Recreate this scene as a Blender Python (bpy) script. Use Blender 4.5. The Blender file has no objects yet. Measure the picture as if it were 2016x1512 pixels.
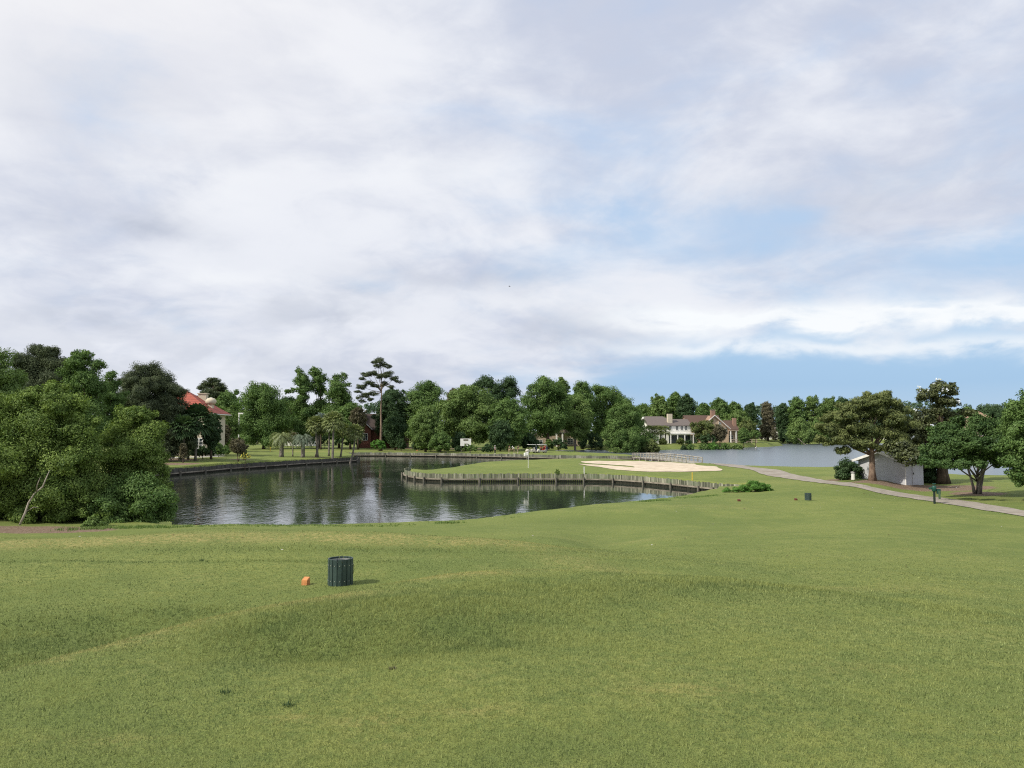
import bpy, bmesh, math, random
import numpy as np
from mathutils import Vector, Matrix
SC = bpy.context.scene
COL = SC.collection
R = math.radians

# ---------------------------------------------------------------- camera
F, HY, CZ = 1514.0, 848.0, 5.7
PITCH = math.atan((HY - 756) / F)
cd = bpy.data.cameras.new("camera"); cam = bpy.data.objects.new("camera", cd); COL.objects.link(cam)
cd.sensor_width = 36; cd.lens = 36 * F / 2016; cd.clip_end = 6000; cd.clip_start = 0.05
cam.location = (0, 0, CZ); cam.rotation_euler = (math.pi / 2 + PITCH, 0, 0)
SC.camera = cam
SC.render.resolution_x, SC.render.resolution_y = 1024, 768
SC.view_settings.view_transform = 'Standard'; SC.view_settings.look = 'None'
SC.view_settings.gamma = 1; SC.view_settings.exposure = 0.07
SC.cycles.max_bounces = 6; SC.cycles.transparent_max_bounces = 6
SC.cycles.use_denoising = False; SC.cycles.filter_width = 1.15

# ---------------------------------------------------------------- sun
SUN_AZ = (-0.86, -0.51); SUN_EL = R(42)
sl = bpy.data.lights.new("sun", 'SUN'); so = bpy.data.objects.new("sun", sl); COL.objects.link(so)
sl.energy = 4.0; sl.angle = R(1.2); sl.color = (1.0, 0.93, 0.80)
_d = Vector((SUN_AZ[0] * math.cos(SUN_EL), SUN_AZ[1] * math.cos(SUN_EL), math.sin(SUN_EL))).normalized()
so.rotation_euler = _d.to_track_quat('Z', 'Y').to_euler(); so.location = (-30, -20, 60)

# ---------------------------------------------------------------- world
w = bpy.data.worlds.new("World"); SC.world = w; w.use_nodes = True
nt = w.node_tree; nt.nodes.clear(); L = nt.links.new
def N(t, **k):
    n = nt.nodes.new(t)
    for a, b in k.items(): setattr(n, a, b)
    return n
def math_(op, a, b=None, c=None, clamp=False):
    n = N('ShaderNodeMath', operation=op, use_clamp=clamp)
    for i, v in enumerate((a, b, c)):
        if v is None: continue
        if isinstance(v, (int, float)): n.inputs[i].default_value = v
        else: L(v, n.inputs[i])
    return n.outputs[0]
def sstep(x, lo, hi):
    n = N('ShaderNodeMapRange', interpolation_type='SMOOTHSTEP', clamp=True)
    L(x, n.inputs['Value']); n.inputs['From Min'].default_value = lo; n.inputs['From Max'].default_value = hi
    return n.outputs[0]
def mixc(f, a, b):
    n = N('ShaderNodeMix', data_type='RGBA'); 
    if isinstance(f, (int, float)): n.inputs[0].default_value = f
    else: L(f, n.inputs[0])
    for i, v in ((6, a), (7, b)):
        if isinstance(v, tuple): n.inputs[i].default_value = (*v, 1)
        else: L(v, n.inputs[i])
    return n.outputs[2]
def noise(vec, scale, detail=6, rough=0.55, dist=0.0, lac=2.0):
    n = N('ShaderNodeTexNoise'); L(vec, n.inputs['Vector'])
    n.inputs['Scale'].default_value = scale; n.inputs['Detail'].default_value = detail
    n.inputs['Roughness'].default_value = rough; n.inputs['Distortion'].default_value = dist
    return n.outputs['Fac']
tc = N('ShaderNodeTexCoord'); sp = N('ShaderNodeSeparateXYZ'); L(tc.outputs['Generated'], sp.inputs[0])
dx, dy, dz = sp.outputs
sky = N('ShaderNodeTexSky', sky_type='NISHITA', sun_disc=False)
sky.sun_elevation = SUN_EL; sky.sun_rotation = math.atan2(SUN_AZ[0], SUN_AZ[1]); sky.air_density = 1.0; sky.dust_density = 0.6
el = math_('ARCSINE', dz); el = math_('MULTIPLY', el, 57.2958)                 # degrees above the horizon
az = math_('MULTIPLY', math_('ARCTAN2', dx, dy), 57.2958)                     # degrees right of +Y
hz = math_('ADD', math_('MAXIMUM', dz, 0.0), 0.26)
cu = N('ShaderNodeCombineXYZ'); L(math_('DIVIDE', dx, hz), cu.inputs[0]); L(math_('DIVIDE', dy, hz), cu.inputs[1]); cu.inputs[2].default_value = 3.7
cs = N('ShaderNodeCombineXYZ'); L(math_('MULTIPLY', az, 0.05), cs.inputs[0]); L(math_('MULTIPLY', el, 0.11), cs.inputs[1]); cs.inputs[2].default_value = 1.3
P1, P2 = cu.outputs[0], cs.outputs[0]
n_big = noise(P1, 0.75, 4, 0.45, 0.4)
n_mid = noise(P1, 2.0, 8, 0.54, 0.6)
n_low = noise(P2, 1.5, 7, 0.55, 0.35)
n_fin = noise(P2, 3.6, 7, 0.55, 0.3)
def gauss(x, c, s):
    d = math_('DIVIDE', math_('SUBTRACT', x, c), s)
    return math_('EXPONENT', math_('MULTIPLY', math_('MULTIPLY', d, d), -1.0))
def mul(a, b): return math_('MULTIPLY', a, b)
def add(a, b): return math_('ADD', a, b)
def one_minus(a): return math_('SUBTRACT', 1.0, a)
def patch_(a0, sa, e0, se): return mul(gauss(az, a0, sa), gauss(el, e0, se))
warp = math_('MULTIPLY', math_('SUBTRACT', n_low, 0.5), 7.0)
elw = add(el, warp); azw = add(az, math_('MULTIPLY', math_('SUBTRACT', n_mid, 0.5), 14.0))
def wpatch(a0, sa, e0, se):
    d1 = math_('DIVIDE', math_('SUBTRACT', azw, a0), sa); d2 = math_('DIVIDE', math_('SUBTRACT', elw, e0), se)
    return math_('EXPONENT', math_('MULTIPLY', add(mul(d1, d1), mul(d2, d2)), -1.0))
# overcast of mixed thickness, torn towards the lower right of the view where the clear sky shows
cov = add(mul(n_mid, 0.55), mul(n_low, 0.65))
covv = add(add(cov, mul(math_('SUBTRACT', noise(P1, 5.0, 8, 0.6, 0.6), 0.5), 0.16)), mul(wpatch(24, 16, 2.4, 3.6), -0.72))
covv = add(covv, mul(wpatch(9, 10, 13.8, 2.4), -0.20))
covv = add(covv, mul(wpatch(33, 7, 11.0, 2.6), -0.24))
covv = add(covv, mul(wpatch(20, 3.5, 15.0, 1.2), -0.16))
covv = add(covv, mul(wpatch(17, 10, 17.5, 3.0), -0.05))
covv = add(covv, mul(wpatch(3, 9, 20.0, 2.5), -0.10))
covv = add(covv, mul(one_minus(sstep(az, -16, 10)), 0.10))
dens = sstep(covv, 0.26, 0.66)
nish = N('ShaderNodeVectorMath', operation='SCALE'); L(sky.outputs[0], nish.inputs[0]); nish.inputs['Scale'].default_value = 0.10
bl = N('ShaderNodeValToRGB'); L(math_('DIVIDE', el, 40.0), bl.inputs[0])
cr = bl.color_ramp; cr.elements[0].position = 0.0; cr.elements[0].color = (0.44, 0.60, 0.80, 1)
cr.elements[1].position = 1.0; cr.elements[1].color = (0.42, 0.56, 0.82, 1)
for p_, c_ in ((0.08, (0.33, 0.525, 0.78)), (0.17, (0.40, 0.59, 0.82)), (0.33, (0.47, 0.64, 0.86)), (0.6, (0.52, 0.66, 0.88))):
    e_ = cr.elements.new(p_); e_.color = (*c_, 1)
blue = mixc(0.86, nish.outputs[0], bl.outputs[0])
tone = add(mul(n_big, 0.5), add(mul(n_mid, 0.35), mul(n_fin, 0.15)))
n_wsp = noise(P1, 6.5, 8, 0.6, 0.8)
tone = sstep(add(tone, mul(math_('SUBTRACT', n_wsp, 0.5), 0.13)), 0.41, 0.58)
cloud = mixc(tone, (0.56, 0.605, 0.725), (0.80, 0.825, 0.885))
cloud = mixc(mul(mul(sstep(el, 10, 30), sstep(az, 4, -30)), 0.75), cloud, (0.90, 0.89, 0.90))
def blob(a0, sa, e0, se, k): return mul(wpatch(a0, sa, e0, se), k)
grey = add(add(blob(-26, 5, 13.4, 1.3, 1.0), blob(-13.5, 5, 8.4, 1.5, 0.8)), add(blob(4.5, 6, 7.4, 1.6, 0.85), blob(-28, 7, 7.2, 1.2, 0.8)))
grey = add(grey, add(add(blob(-4, 9, 11.2, 1.3, 0.6), blob(-20, 16, 4.6, 1.3, 0.6)), add(blob(24, 8, 15.5, 2.6, 0.5), blob(-30, 6, 21, 2.5, 0.35))))
grey = mul(math_('MINIMUM', grey, 1.0), sstep(n_fin, 0.30, 0.55))
cloud = mixc(mul(grey, 0.8), cloud, (0.47, 0.515, 0.62))
wht = add(add(blob(-24, 6, 16.8, 1.6, 0.7), blob(-8, 8, 19.0, 1.8, 0.5)), add(blob(-20, 8, 10.6, 1.0, 0.6), blob(2, 8, 9.8, 0.9, 0.4)))
cloud = mixc(mul(math_('MINIMUM', wht, 1.0), sstep(n_low, 0.40, 0.58)), cloud, (0.88, 0.90, 0.93))
c1 = mixc(dens, blue, cloud)
elb = add(el, add(mul(math_('SUBTRACT', n_fin, 0.5), 3.2), mul(az, 0.035)))
bank = mul(add(mul(gauss(elb, 8.6, 0.85), 1.05), mul(gauss(elb, 6.6, 0.6), 0.6)), sstep(az, 1, 15))
bankm = mul(math_('MINIMUM', mul(bank, 1.25), 1.0), sstep(n_fin, 0.22, 0.52))
c2 = mixc(bankm, c1, (0.90, 0.93, 0.955))
below = sstep(dz, -0.02, 0.0)
c3 = mixc(below, (0.12, 0.14, 0.10), c2)
bg = N('ShaderNodeBackground'); L(c3, bg.inputs[0]); bg.inputs[1].default_value = 1.0
out = N('ShaderNodeOutputWorld'); L(bg.outputs[0], out.inputs[0])
w.cycles.sampling_method = 'MANUAL'; w.cycles.sample_map_resolution = 512

# ---------------------------------------------------------------- projecting helpers (photograph pixel -> place in the world)
_sp, _cp = math.sin(PITCH), math.cos(PITCH)
def ray(px, py):
    u = (px - 1008) / F; v = (756 - py) / F
    return (u, _cp - v * _sp, _sp + v * _cp)
def P(px, py, z=0.0):
    d = ray(px, py); t = (z - CZ) / d[2]
    return (d[0] * t, d[1] * t, z)
def PD(px, py, Y):
    d = ray(px, py); t = Y / d[1]
    return (d[0] * t, Y, CZ + d[2] * t)
def G(px, Y):
    x, y, _ = PD(px, HY, Y)
    return (x, y, float(ground(np.array([x]), np.array([y]))[0]))

# ---------------------------------------------------------------- materials
MATS = {}
def nodes_of(name):
    m = bpy.data.materials.new(name); m.use_nodes = True; MATS[name] = m
    return m, m.node_tree
def use(t):
    global nt, L
    nt = t; L = t.links.new
def mat(name, c1, c2=None, scale=3.0, rough=0.8, bump=0.0, bscale=None, spec=0.3, metal=0.0, detail=5, stretch=(1, 1, 1), lo=0.35, hi=0.65, dirt=None):
    if name in MATS: return MATS[name]
    m, t = nodes_of(name); use(t)
    b = t.nodes['Principled BSDF']; b.inputs['Roughness'].default_value = rough
    b.inputs['Specular IOR Level'].default_value = spec; b.inputs['Metallic'].default_value = metal
    tcn = N('ShaderNodeTexCoord'); mp = N('ShaderNodeMapping'); L(tcn.outputs['Object'], mp.inputs[0]); mp.inputs['Scale'].default_value = stretch
    f = noise(mp.outputs[0], scale, detail, 0.6)
    c = mixc(sstep(f, lo, hi), c1, c2 or tuple(v * 0.8 for v in c1))
    if dirt:
        f3 = noise(mp.outputs[0], scale * 0.23, 4, 0.6); c = mixc(sstep(f3, 0.5, 0.72), c, dirt)
    L(c, b.inputs['Base Color'])
    if bump:
        f2 = noise(mp.outputs[0], bscale or scale * 3, 4, 0.6); bn = N('ShaderNodeBump'); bn.inputs['Strength'].default_value = bump
        bn.inputs['Distance'].default_value = 0.02; L(f2, bn.inputs['Height']); L(bn.outputs[0], b.inputs['Normal'])
    return m
def leaf_mat(name, c_dark, c_light, trans=0.2, gloss=0.008):
    m, t = nodes_of(name); use(t); t.nodes.clear()
    at = N('ShaderNodeAttribute', attribute_name='tint')
    c = mixc(at.outputs['Fac'], tuple(v * k for v, k in zip(c_dark, (1.10, 1.18, 1.55))), tuple(v * k for v, k in zip(c_light, (1.12, 1.20, 1.65))))
    d = N('ShaderNodeBsdfDiffuse'); L(c, d.inputs[0])
    tr = N('ShaderNodeBsdfTranslucent')
    c2 = N('ShaderNodeMix', data_type='RGBA', blend_type='MULTIPLY'); c2.inputs[0].default_value = 1; L(c, c2.inputs[6]); c2.inputs[7].default_value = (1.25, 1.3, 0.5, 1)
    L(c2.outputs[2], tr.inputs[0])
    mx = N('ShaderNodeMixShader'); mx.inputs[0].default_value = trans; L(d.outputs[0], mx.inputs[1]); L(tr.outputs[0], mx.inputs[2])
    gl = N('ShaderNodeBsdfGlossy'); gl.inputs['Roughness'].default_value = 0.45; gl.inputs[0].default_value = (0.9, 0.95, 1, 1)
    m2 = N('ShaderNodeMixShader'); m2.inputs[0].default_value = gloss; L(mx.outputs[0], m2.inputs[1]); L(gl.outputs[0], m2.inputs[2])
    o = N('ShaderNodeOutputMaterial'); L(m2.outputs[0], o.inputs[0])
    return m

# ---------------------------------------------------------------- mesh helpers
def tag(o, label=None, cat=None, group=None, kind=None):
    if label: o['label'] = label
    if cat: o['category'] = cat
    if group: o['group'] = group
    if kind: o['kind'] = kind
    return o
def thing(name, label, cat, loc=(0, 0, 0), rz=0.0, group=None):
    o = bpy.data.objects.new(name, None); COL.objects.link(o)
    o.empty_display_size = 0.2; o.location = loc; o.rotation_euler = (0, 0, rz)
    return tag(o, label, cat, group)
def rawmesh(name, V, Fs, mats, parent=None, smooth=False, midx=None, loc=None):
    me = bpy.data.meshes.new(name)
    me.from_pydata([tuple(v) for v in V], [], Fs)
    for m in (mats if isinstance(mats, (list, tuple)) else [mats]): me.materials.append(m)
    if midx: me.polygons.foreach_set('material_index', midx)
    if smooth: me.polygons.foreach_set('use_smooth', [True] * len(me.polygons))
    me.update()
    o = bpy.data.objects.new(name, me); COL.objects.link(o)
    if parent: o.parent = parent
    if loc: o.location = loc
    return o
class MB:
    def __init__(s): s.V = []; s.F = []
    def add(s, V, Fs):
        b = len(s.V); s.V += [tuple(v) for v in V]; s.F += [tuple(i + b for i in f) for f in Fs]; return s
    def box(s, x0, x1, y0, y1, z0, z1, bev=0.0):
        if bev <= 0:
            return s.add([(x0, y0, z0), (x1, y0, z0), (x1, y1, z0), (x0, y1, z0), (x0, y0, z1), (x1, y0, z1), (x1, y1, z1), (x0, y1, z1)],
                         [(0, 3, 2, 1), (4, 5, 6, 7), (0, 1, 5, 4), (1, 2, 6, 5), (2, 3, 7, 6), (3, 0, 4, 7)])
        bm = bmesh.new(); bmesh.ops.create_cube(bm, size=1.0)
        for v in bm.verts: v.co = Vector(((x0 + x1) / 2 + v.co.x * (x1 - x0), (y0 + y1) / 2 + v.co.y * (y1 - y0), (z0 + z1) / 2 + v.co.z * (z1 - z0)))
        bmesh.ops.bevel(bm, geom=bm.edges[:], offset=bev, segments=2, affect='EDGES', profile=0.6)
        bm.verts.index_update(); s.add([v.co[:] for v in bm.verts], [[v.index for v in f.verts] for f in bm.faces]); bm.free(); return s
    def tube(s, pts, rad, n=8, cap=True):
        pts = [Vector(p) for p in pts]; rad = rad if isinstance(rad, (list, tuple)) else [rad] * len(pts)
        b = len(s.V); up = Vector((0.31, 0.17, 0.93)).normalized(); prev = None
        for i, p in enumerate(pts):
            t = (pts[min(i + 1, len(pts) - 1)] - pts[max(i - 1, 0)]).normalized()
            a = prev if prev is not None else (Vector((1, 0, 0)) if abs(t.z) > 0.8 else Vector((0, 0, 1)))
            a = (a - t * a.dot(t)); a = a.normalized() if a.length > 1e-6 else t.orthogonal().normalized()
            prev = a; c = t.cross(a)
            for k in range(n):
                an = 2 * math.pi * k / n
                s.V.append(tuple(p + (a * math.cos(an) + c * math.sin(an)) * rad[i]))
        for i in range(len(pts) - 1):
            for k in range(n):
                k2 = (k + 1) % n
                s.F.append((b + i * n + k, b + i * n + k2, b + (i + 1) * n + k2, b + (i + 1) * n + k))
        if cap:
            s.F.append(tuple(b + k for k in range(n))[::-1]); s.F.append(tuple(b + (len(pts) - 1) * n + k for k in range(n)))
        return s
    def lathe(s, prof, n=16, c=(0, 0, 0)):
        b = len(s.V)
        for r, z in prof:
            for k in range(n):
                an = 2 * math.pi * k / n; s.V.append((c[0] + r * math.cos(an), c[1] + r * math.sin(an), c[2] + z))
        for i in range(len(prof) - 1):
            for k in range(n):
                k2 = (k + 1) % n; s.F.append((b + i * n + k, b + i * n + k2, b + (i + 1) * n + k2, b + (i + 1) * n + k))
        return s
    def prism(s, poly, y0, y1, axis='y'):
        # poly in (x,z) extruded along y, or (y,z) extruded along x, or (x,y) along z
        n = len(poly)
        f = {'y': lambda a, b, t: (a, t, b), 'x': lambda a, b, t: (t, a, b), 'z': lambda a, b, t: (a, b, t)}[axis]
        s.add([f(a, b, y0) for a, b in poly] + [f(a, b, y1) for a, b in poly],
              [tuple(range(n)), tuple(range(2 * n - 1, n - 1, -1))] + [(i, (i + 1) % n + 0, (i + 1) % n + n, i + n)[::-1] for i in range(n)])
        return s
    def build(s, name, m, parent=None, smooth=False):
        o = rawmesh(name, s.V, s.F, m, parent, smooth)
        bm = bmesh.new(); bm.from_mesh(o.data); bmesh.ops.recalc_face_normals(bm, faces=bm.faces[:]); bm.to_mesh(o.data); bm.free()
        return o
def quads_mesh(name, V, k, mats, parent=None, tint=None, smooth=False):
    """V: (N,k,3) polygons of k corners each, unshared."""
    n = V.shape[0]; me = bpy.data.meshes.new(name)
    me.vertices.add(n * k); me.vertices.foreach_set('co', V.astype(np.float32).ravel())
    me.loops.add(n * k); me.loops.foreach_set('vertex_index', np.arange(n * k, dtype=np.int32))
    me.polygons.add(n); me.polygons.foreach_set('loop_start', np.arange(0, n * k, k, dtype=np.int32))
    me.polygons.foreach_set('loop_total', np.full(n, k, dtype=np.int32))
    me.update(calc_edges=True)
    if tint is not None:
        a = me.attributes.new('tint', 'FLOAT', 'FACE'); a.data.foreach_set('value', tint.astype(np.float32))
    for m in (mats if isinstance(mats, (list, tuple)) else [mats]): me.materials.append(m)
    o = bpy.data.objects.new(name, me); COL.objects.link(o)
    if parent: o.parent = parent
    return o

# ================================================================ TERRAIN
CP = []
def cp(px, py, z): CP.append(P(px, py, z))
def cw(x, y, z): CP.append((x, y, z))
for a in ((0, 0, 3.5), (-6, 0, 3.4), (6, 0, 3.5), (-10, 4, 3.05), (9, 5, 3.4), (0, 5, 3.5), (-4, 8, 3.05), (0, 9, 3.2), (4, 9, 3.25), (-14, 12, 3.0), (-10, 16, 2.9), (-4, 14, 2.95), (0, 13, 2.85), (-4, 18, 2.6), (-12, 20, 2.5), (2, 17, 2.4)): cw(*a)
for a in ((600, 1039, 1.25), (300, 1043, 1.25), (150, 1047, 1.25), (0, 1050, 1.3), (800, 1038, 1.25), (950, 1045, 1.4), (1100, 1062, 1.85), (1100, 1042, 1.45), (1000, 1030, 1.25),
          (1300, 1130, 2.7), (1200, 1095, 2.25), (1300, 1062, 1.7), (1300, 1040, 1.36), (1180, 1030, 1.25), (1300, 1015, 1.42), (1300, 992, 1.38), (1120, 1004, 1.33), (1200, 1000, 1.38),
          (1450, 985, 1.3), (1591, 985, 1.3), (1500, 1030, 1.32), (1450, 1010, 1.36), (1700, 1000, 1.35), (1700, 1050, 1.9), (1700, 1100, 2.45), (1700, 1160, 3.05), 
                    (1500, 1170, 3.0), (1500, 1100, 2.4), (1950, 1035, 1.45), (1950, 1080, 2.05), (2000, 1150, 2.85), (1300, 1180, 2.95), (1838, 993, 1.3), (1750, 968, 1.25), (1900, 960, 1.35), (2016, 978, 1.4), (1600, 945, 1.3), (1500, 930, 1.3), (1500, 950, 1.1), (1450, 962, 0.9),
          (1960, 932, 1.55), (1880, 944, 1.35), (1650, 920, 1.45), (1540, 921, 1.38), (1715, 945, 1.75), (1688, 946, 1.6), (1780, 956, 1.3), (1650, 945, 1.45), (1856, 953, 1.3),
          (820, 931, 0.78), (900, 934, 0.85), (1000, 933.5, 0.88), (1100, 933.5, 0.88), (1200, 936, 0.88), (1300, 943, 0.84), (1400, 953, 0.8), (1450, 958, 0.8),
          (880, 921, 0.95), (920, 917.5, 1.15), (960, 909.5, 1.5), (1000, 907, 1.62), (1060, 907.5, 1.65), (1100, 907.5, 1.7), (1170, 905, 1.8), (1040, 922, 1.2), (1150, 920, 1.25), (1250, 912, 1.5),
          (1330, 922, 1.3), (1400, 913, 1.3), (1450, 917, 1.33), (1380, 935, 1.1)): cp(*a)
for a in ((-12, 26, 2.0), (-7, 27, 1.9), (-2, 27, 1.7), (3, 28, 1.5), (-20, 26, 2.0), (-9, 23, 2.6), (-15, 23, 2.5),
          (-30, 40, 1.3), (-45, 60, 1.2), (-60, 90, 1.2), (-48, 105, 1.1), (-40, 115, 1.1), (-32, 140, 0.95), (-30, 148, 1.0), (-60, 140, 1.3), (-40, 180, 1.1), (-80, 200, 1.3),
          (-30, 176, 0.85), (-15, 171, 0.72), (0, 164, 0.72), (12, 155, 0.75), (22, 149, 0.75), (10, 172, 0.85), (-5, 185, 0.9), (20, 162, 0.8), (-20, 200, 1.0),
          (0, 230, 1.1), (12, 232, 0.8), (25, 240, 1.1), (30, 205, 0.5), (45, 250, 1.5), (60, 252, 1.6), (80, 262, 1.5), (100, 300, 1.3), (120, 360, 1.6), (200, 370, 1.5), (300, 400, 1.6),
          (24, 108, 1.1), (30, 104, 1.1), (27, 118, 0.9), (60, 82, 1.6), (70, 60, 1.5), (80, 40, 1.6), (40, 20, 2.2), (60, 10, 2.6), (-40, 10, 3.2), (-60, 30, 2.0),
          (0, 320, 1.8), (-100, 320, 2.0), (100, 420, 2.0), (-200, 250, 2.0), (300, 150, 1.8), (-150, 100, 2.0), (0, 500, 3.0), (400, 600, 3.0), (-400, 500, 3.0)): cw(*a)
_C = np.array(CP)
def _warp(x, y):
    y2 = np.maximum(y, 0.0)
    return np.stack([np.clip(x / (y2 + 6.0), -1.6, 1.6) * 2.2, np.log(y2 + 4.0)], -1)
_W = _warp(_C[:, 0], _C[:, 1])
def _ker(a, b):
    d = np.sqrt(((a[:, None, :] - b[None, :, :]) ** 2).sum(-1))
    return d ** 2 * np.log(d + 1e-9) * 1.0
_n = len(_W)
_A = np.zeros((_n + 3, _n + 3)); _A[:_n, :_n] = _ker(_W, _W) + np.eye(_n) * 2e-4
_A[:_n, _n] = 1; _A[:_n, _n + 1:] = _W; _A[_n, :_n] = 1; _A[_n + 1:, :_n] = _W.T
_S = np.linalg.solve(_A, np.concatenate([_C[:, 2], np.zeros(3)]))
def base_h(x, y):
    x = np.asarray(x, float).ravel(); y = np.asarray(y, float).ravel(); out = np.empty(len(x))
    for i in range(0, len(x), 20000):
        q = _warp(x[i:i + 20000], y[i:i + 20000])
        out[i:i + 20000] = _ker(q, _W) @ _S[:_n] + _S[_n] + q @ _S[_n + 1:]
    out = np.clip(out, 0.45, 3.6)
    for poly, lvl, wl in PLATEAUS:
        xs = [p[0] for p in poly]; ys = [p[1] for p in poly]; m = (x > min(xs) - 15) & (x < max(xs) + 15) & (y > min(ys) - 15) & (y < max(ys) + 15)
        if not m.any(): continue
        sd, bw = poly_sd(x[m], y[m], [(p, w_) for p, w_ in zip(poly, wl)]); t = np.clip((sd + 0.35) / bw, 0, 1) ** 0.85; k = 1 - t * t * (3 - 2 * t)
        lv = lvl(x[m], y[m]); out[m] = out[m] + (np.maximum(lv, out[m]) - out[m]) * k
    for (px, py, z, rx, ry, a_) in BUMPS:
        c = P(px, py, z); out += a_ * np.exp(-((x - c[0]) / rx) ** 2 - ((y - c[1]) / ry) ** 2)
    rough = 0.02 * np.sin(x * 1.1 + y * 0.6) * np.sin(y * 0.9 - x * 0.4) + 0.010 * np.sin(x * 3.1 + 1) * np.sin(y * 2.7)
    return out + rough * np.clip(y / 14, 0.15, 1.0)
def poly_sd(x, y, poly):
    """signed distance (negative inside) and the bank width of the nearest edge"""
    n = len(poly); best = np.full(len(x), 1e9); bw = np.ones(len(x)); inside = np.zeros(len(x), bool); sw = np.zeros(len(x)); sww = np.zeros(len(x))
    for i in range(n):
        (ax, ay), wv = poly[i]; (bx, by), _ = poly[(i + 1) % n]
        ex, ey = bx - ax, by - ay; t = np.clip(((x - ax) * ex + (y - ay) * ey) / (ex * ex + ey * ey + 1e-12), 0, 1)
        d = np.hypot(x - ax - t * ex, y - ay - t * ey); m = d < best
        best[m] = d[m]; bw[m] = wv
        q = 1 / (d + .05) ** 3; wn = poly[(i + 1) % n][1]; sw += q * (wv + (wn - wv) * t); sww += q
        c = ((ay > y) != (by > y)) & (x < (bx - ax) * (y - ay) / (by - ay + 1e-12) + ax); inside ^= c
    return np.where(inside, -best, best), (np.where(bw < .2, bw, sw / sww))
def _pl(L_): return [P(*q)[:2] for q in L_]
# the lower tee and the high tee the camera stands on: level tops with a shoulder and a bank
T2 = [(-40, 8), (-34, 18)] + _pl([(-80, 1078, 3.0), (0, 1071, 3.02), (150, 1060, 3.04), (300, 1053.5, 3.05), (450, 1048, 3.06), (600, 1045.5, 3.06), (720, 1047.5, 3.05), (830, 1054, 3.03), (930, 1064, 3.0), (1010, 1076, 2.97), (1080, 1092, 2.93), (1150, 1112, 2.9), (1210, 1132, 2.95)]) + [(2, 8), (-6, 6)]
T1 = [(-9, -8), (-8.5, 2)] + _pl([(-200, 1385, 3.9), (0, 1313, 3.88), (200, 1263, 3.86), (370, 1220, 3.83), (560, 1188, 3.76), (700, 1166, 3.66), (850, 1146, 3.55), (960, 1133, 3.48), (1100, 1136, 3.44), (1250, 1150, 3.46), (1400, 1150, 3.5), (1550, 1165, 3.6), (1700, 1185, 3.7), (1850, 1207, 3.75), (2016, 1230, 3.8), (2250, 1265, 3.8)]) + [(12, 0), (9, -8)]
PLATEAUS = [(T2, lambda x, y: 3.03 + 0 * x, [8, 8] + [7] * 11 + [5, 3, 3, 8, 8]),
            (T1, lambda x, y: 4.1 - 0.0035 * y * y - 0.012 * np.abs(x), [3, 3, 2.2, 2.0, 2.0, 2.2, 2.4, 2.6, 2.8, 3.2, 4.0, 4.5, 4.5, 4.5, 4.0, 4.0, 4.0, 4.0, 4, 4])]
BUMPS = [(560, 1325, 3.8, .8, .30, -.05), (760, 1305, 3.8, .9, .35, -.07), (960, 1285, 3.75, .9, .4, -.06), (1150, 1270, 3.7, 1.0, .5, -.04), (650, 1240, 3.8, 1.0, .7, .05), (850, 1215, 3.75, 1.2, .8, .05), (1050, 1200, 3.7, 1.2, .8, .03),
         (1800, 1235, 3.7, 1.6, .5, -.05), (1250, 1022, 1.35, 6, 2.0, -.14), (1250, 1006, 1.35, 7, 1.6, .08), (180, 1235, 3.1, 1.6, .8, -.08)]

# water outlines (shoreline corners, with the width of the bank along the edge that starts there)
BW = 0.12
def q2(px, py): p = P(px, py, 0.0); return (p[0], p[1])
LEFT_WALL = [q2(292, 944), q2(310, 940), q2(350, 936), q2(400, 931.5), q2(450, 926.5), q2(520, 921.5), q2(600, 915.8), q2(660, 912.3), q2(700, 909.8), q2(704, 905)]
FAR_WALL = [(-36.5, 172.5), q2(760, 898.3), q2(860, 899.4), q2(940, 900.8), q2(1040, 903), q2(1100, 904.9), q2(1180, 906), q2(1250, 906.5)]
GREEN_WALL = [q2(806, 934), q2(797, 937), q2(798, 940), q2(807, 943.5), q2(822, 946.3), q2(839, 948), q2(871, 949.3), q2(944, 949.4), q2(1019, 948.8), q2(1095, 949), q2(1150, 949.3), q2(1210, 950.5), q2(1271, 955), q2(1326, 960.3), q2(1381, 966.5), q2(1408, 969.5), (21.3, 69.5)]
POND = [(p, BW) for p in LEFT_WALL] + [(p, BW) for p in FAR_WALL] + \
       [((26, 150), 1.0), ((27, 124), 2.0), ((19, 118), 4.0), ((10, 113), 5.0), ((0, 110.5), 4.0), ((-6, 106), 3.0), ((-8.6, 101), 1.5), ((-10.6, 97.5), 0.8)] + \
       [(p, BW) for p in GREEN_WALL] + [(q2(1398, 973.5), 1.5), (q2(1370, 978), 2.0), (q2(1310, 983.5), 4.0), ((8.5, 57), 4.5), ((4.0, 51), 4.5), ((-0.5, 46.8), 4.5), ((-4, 44), 4.5),
        ((-10, 42), 4.5), ((-16, 42), 4.5), ((-18.5, 43), 2.5), ((-22, 50), 2.5), ((-30, 64), 2.5), ((-39, 82), 1.5)]
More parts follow.
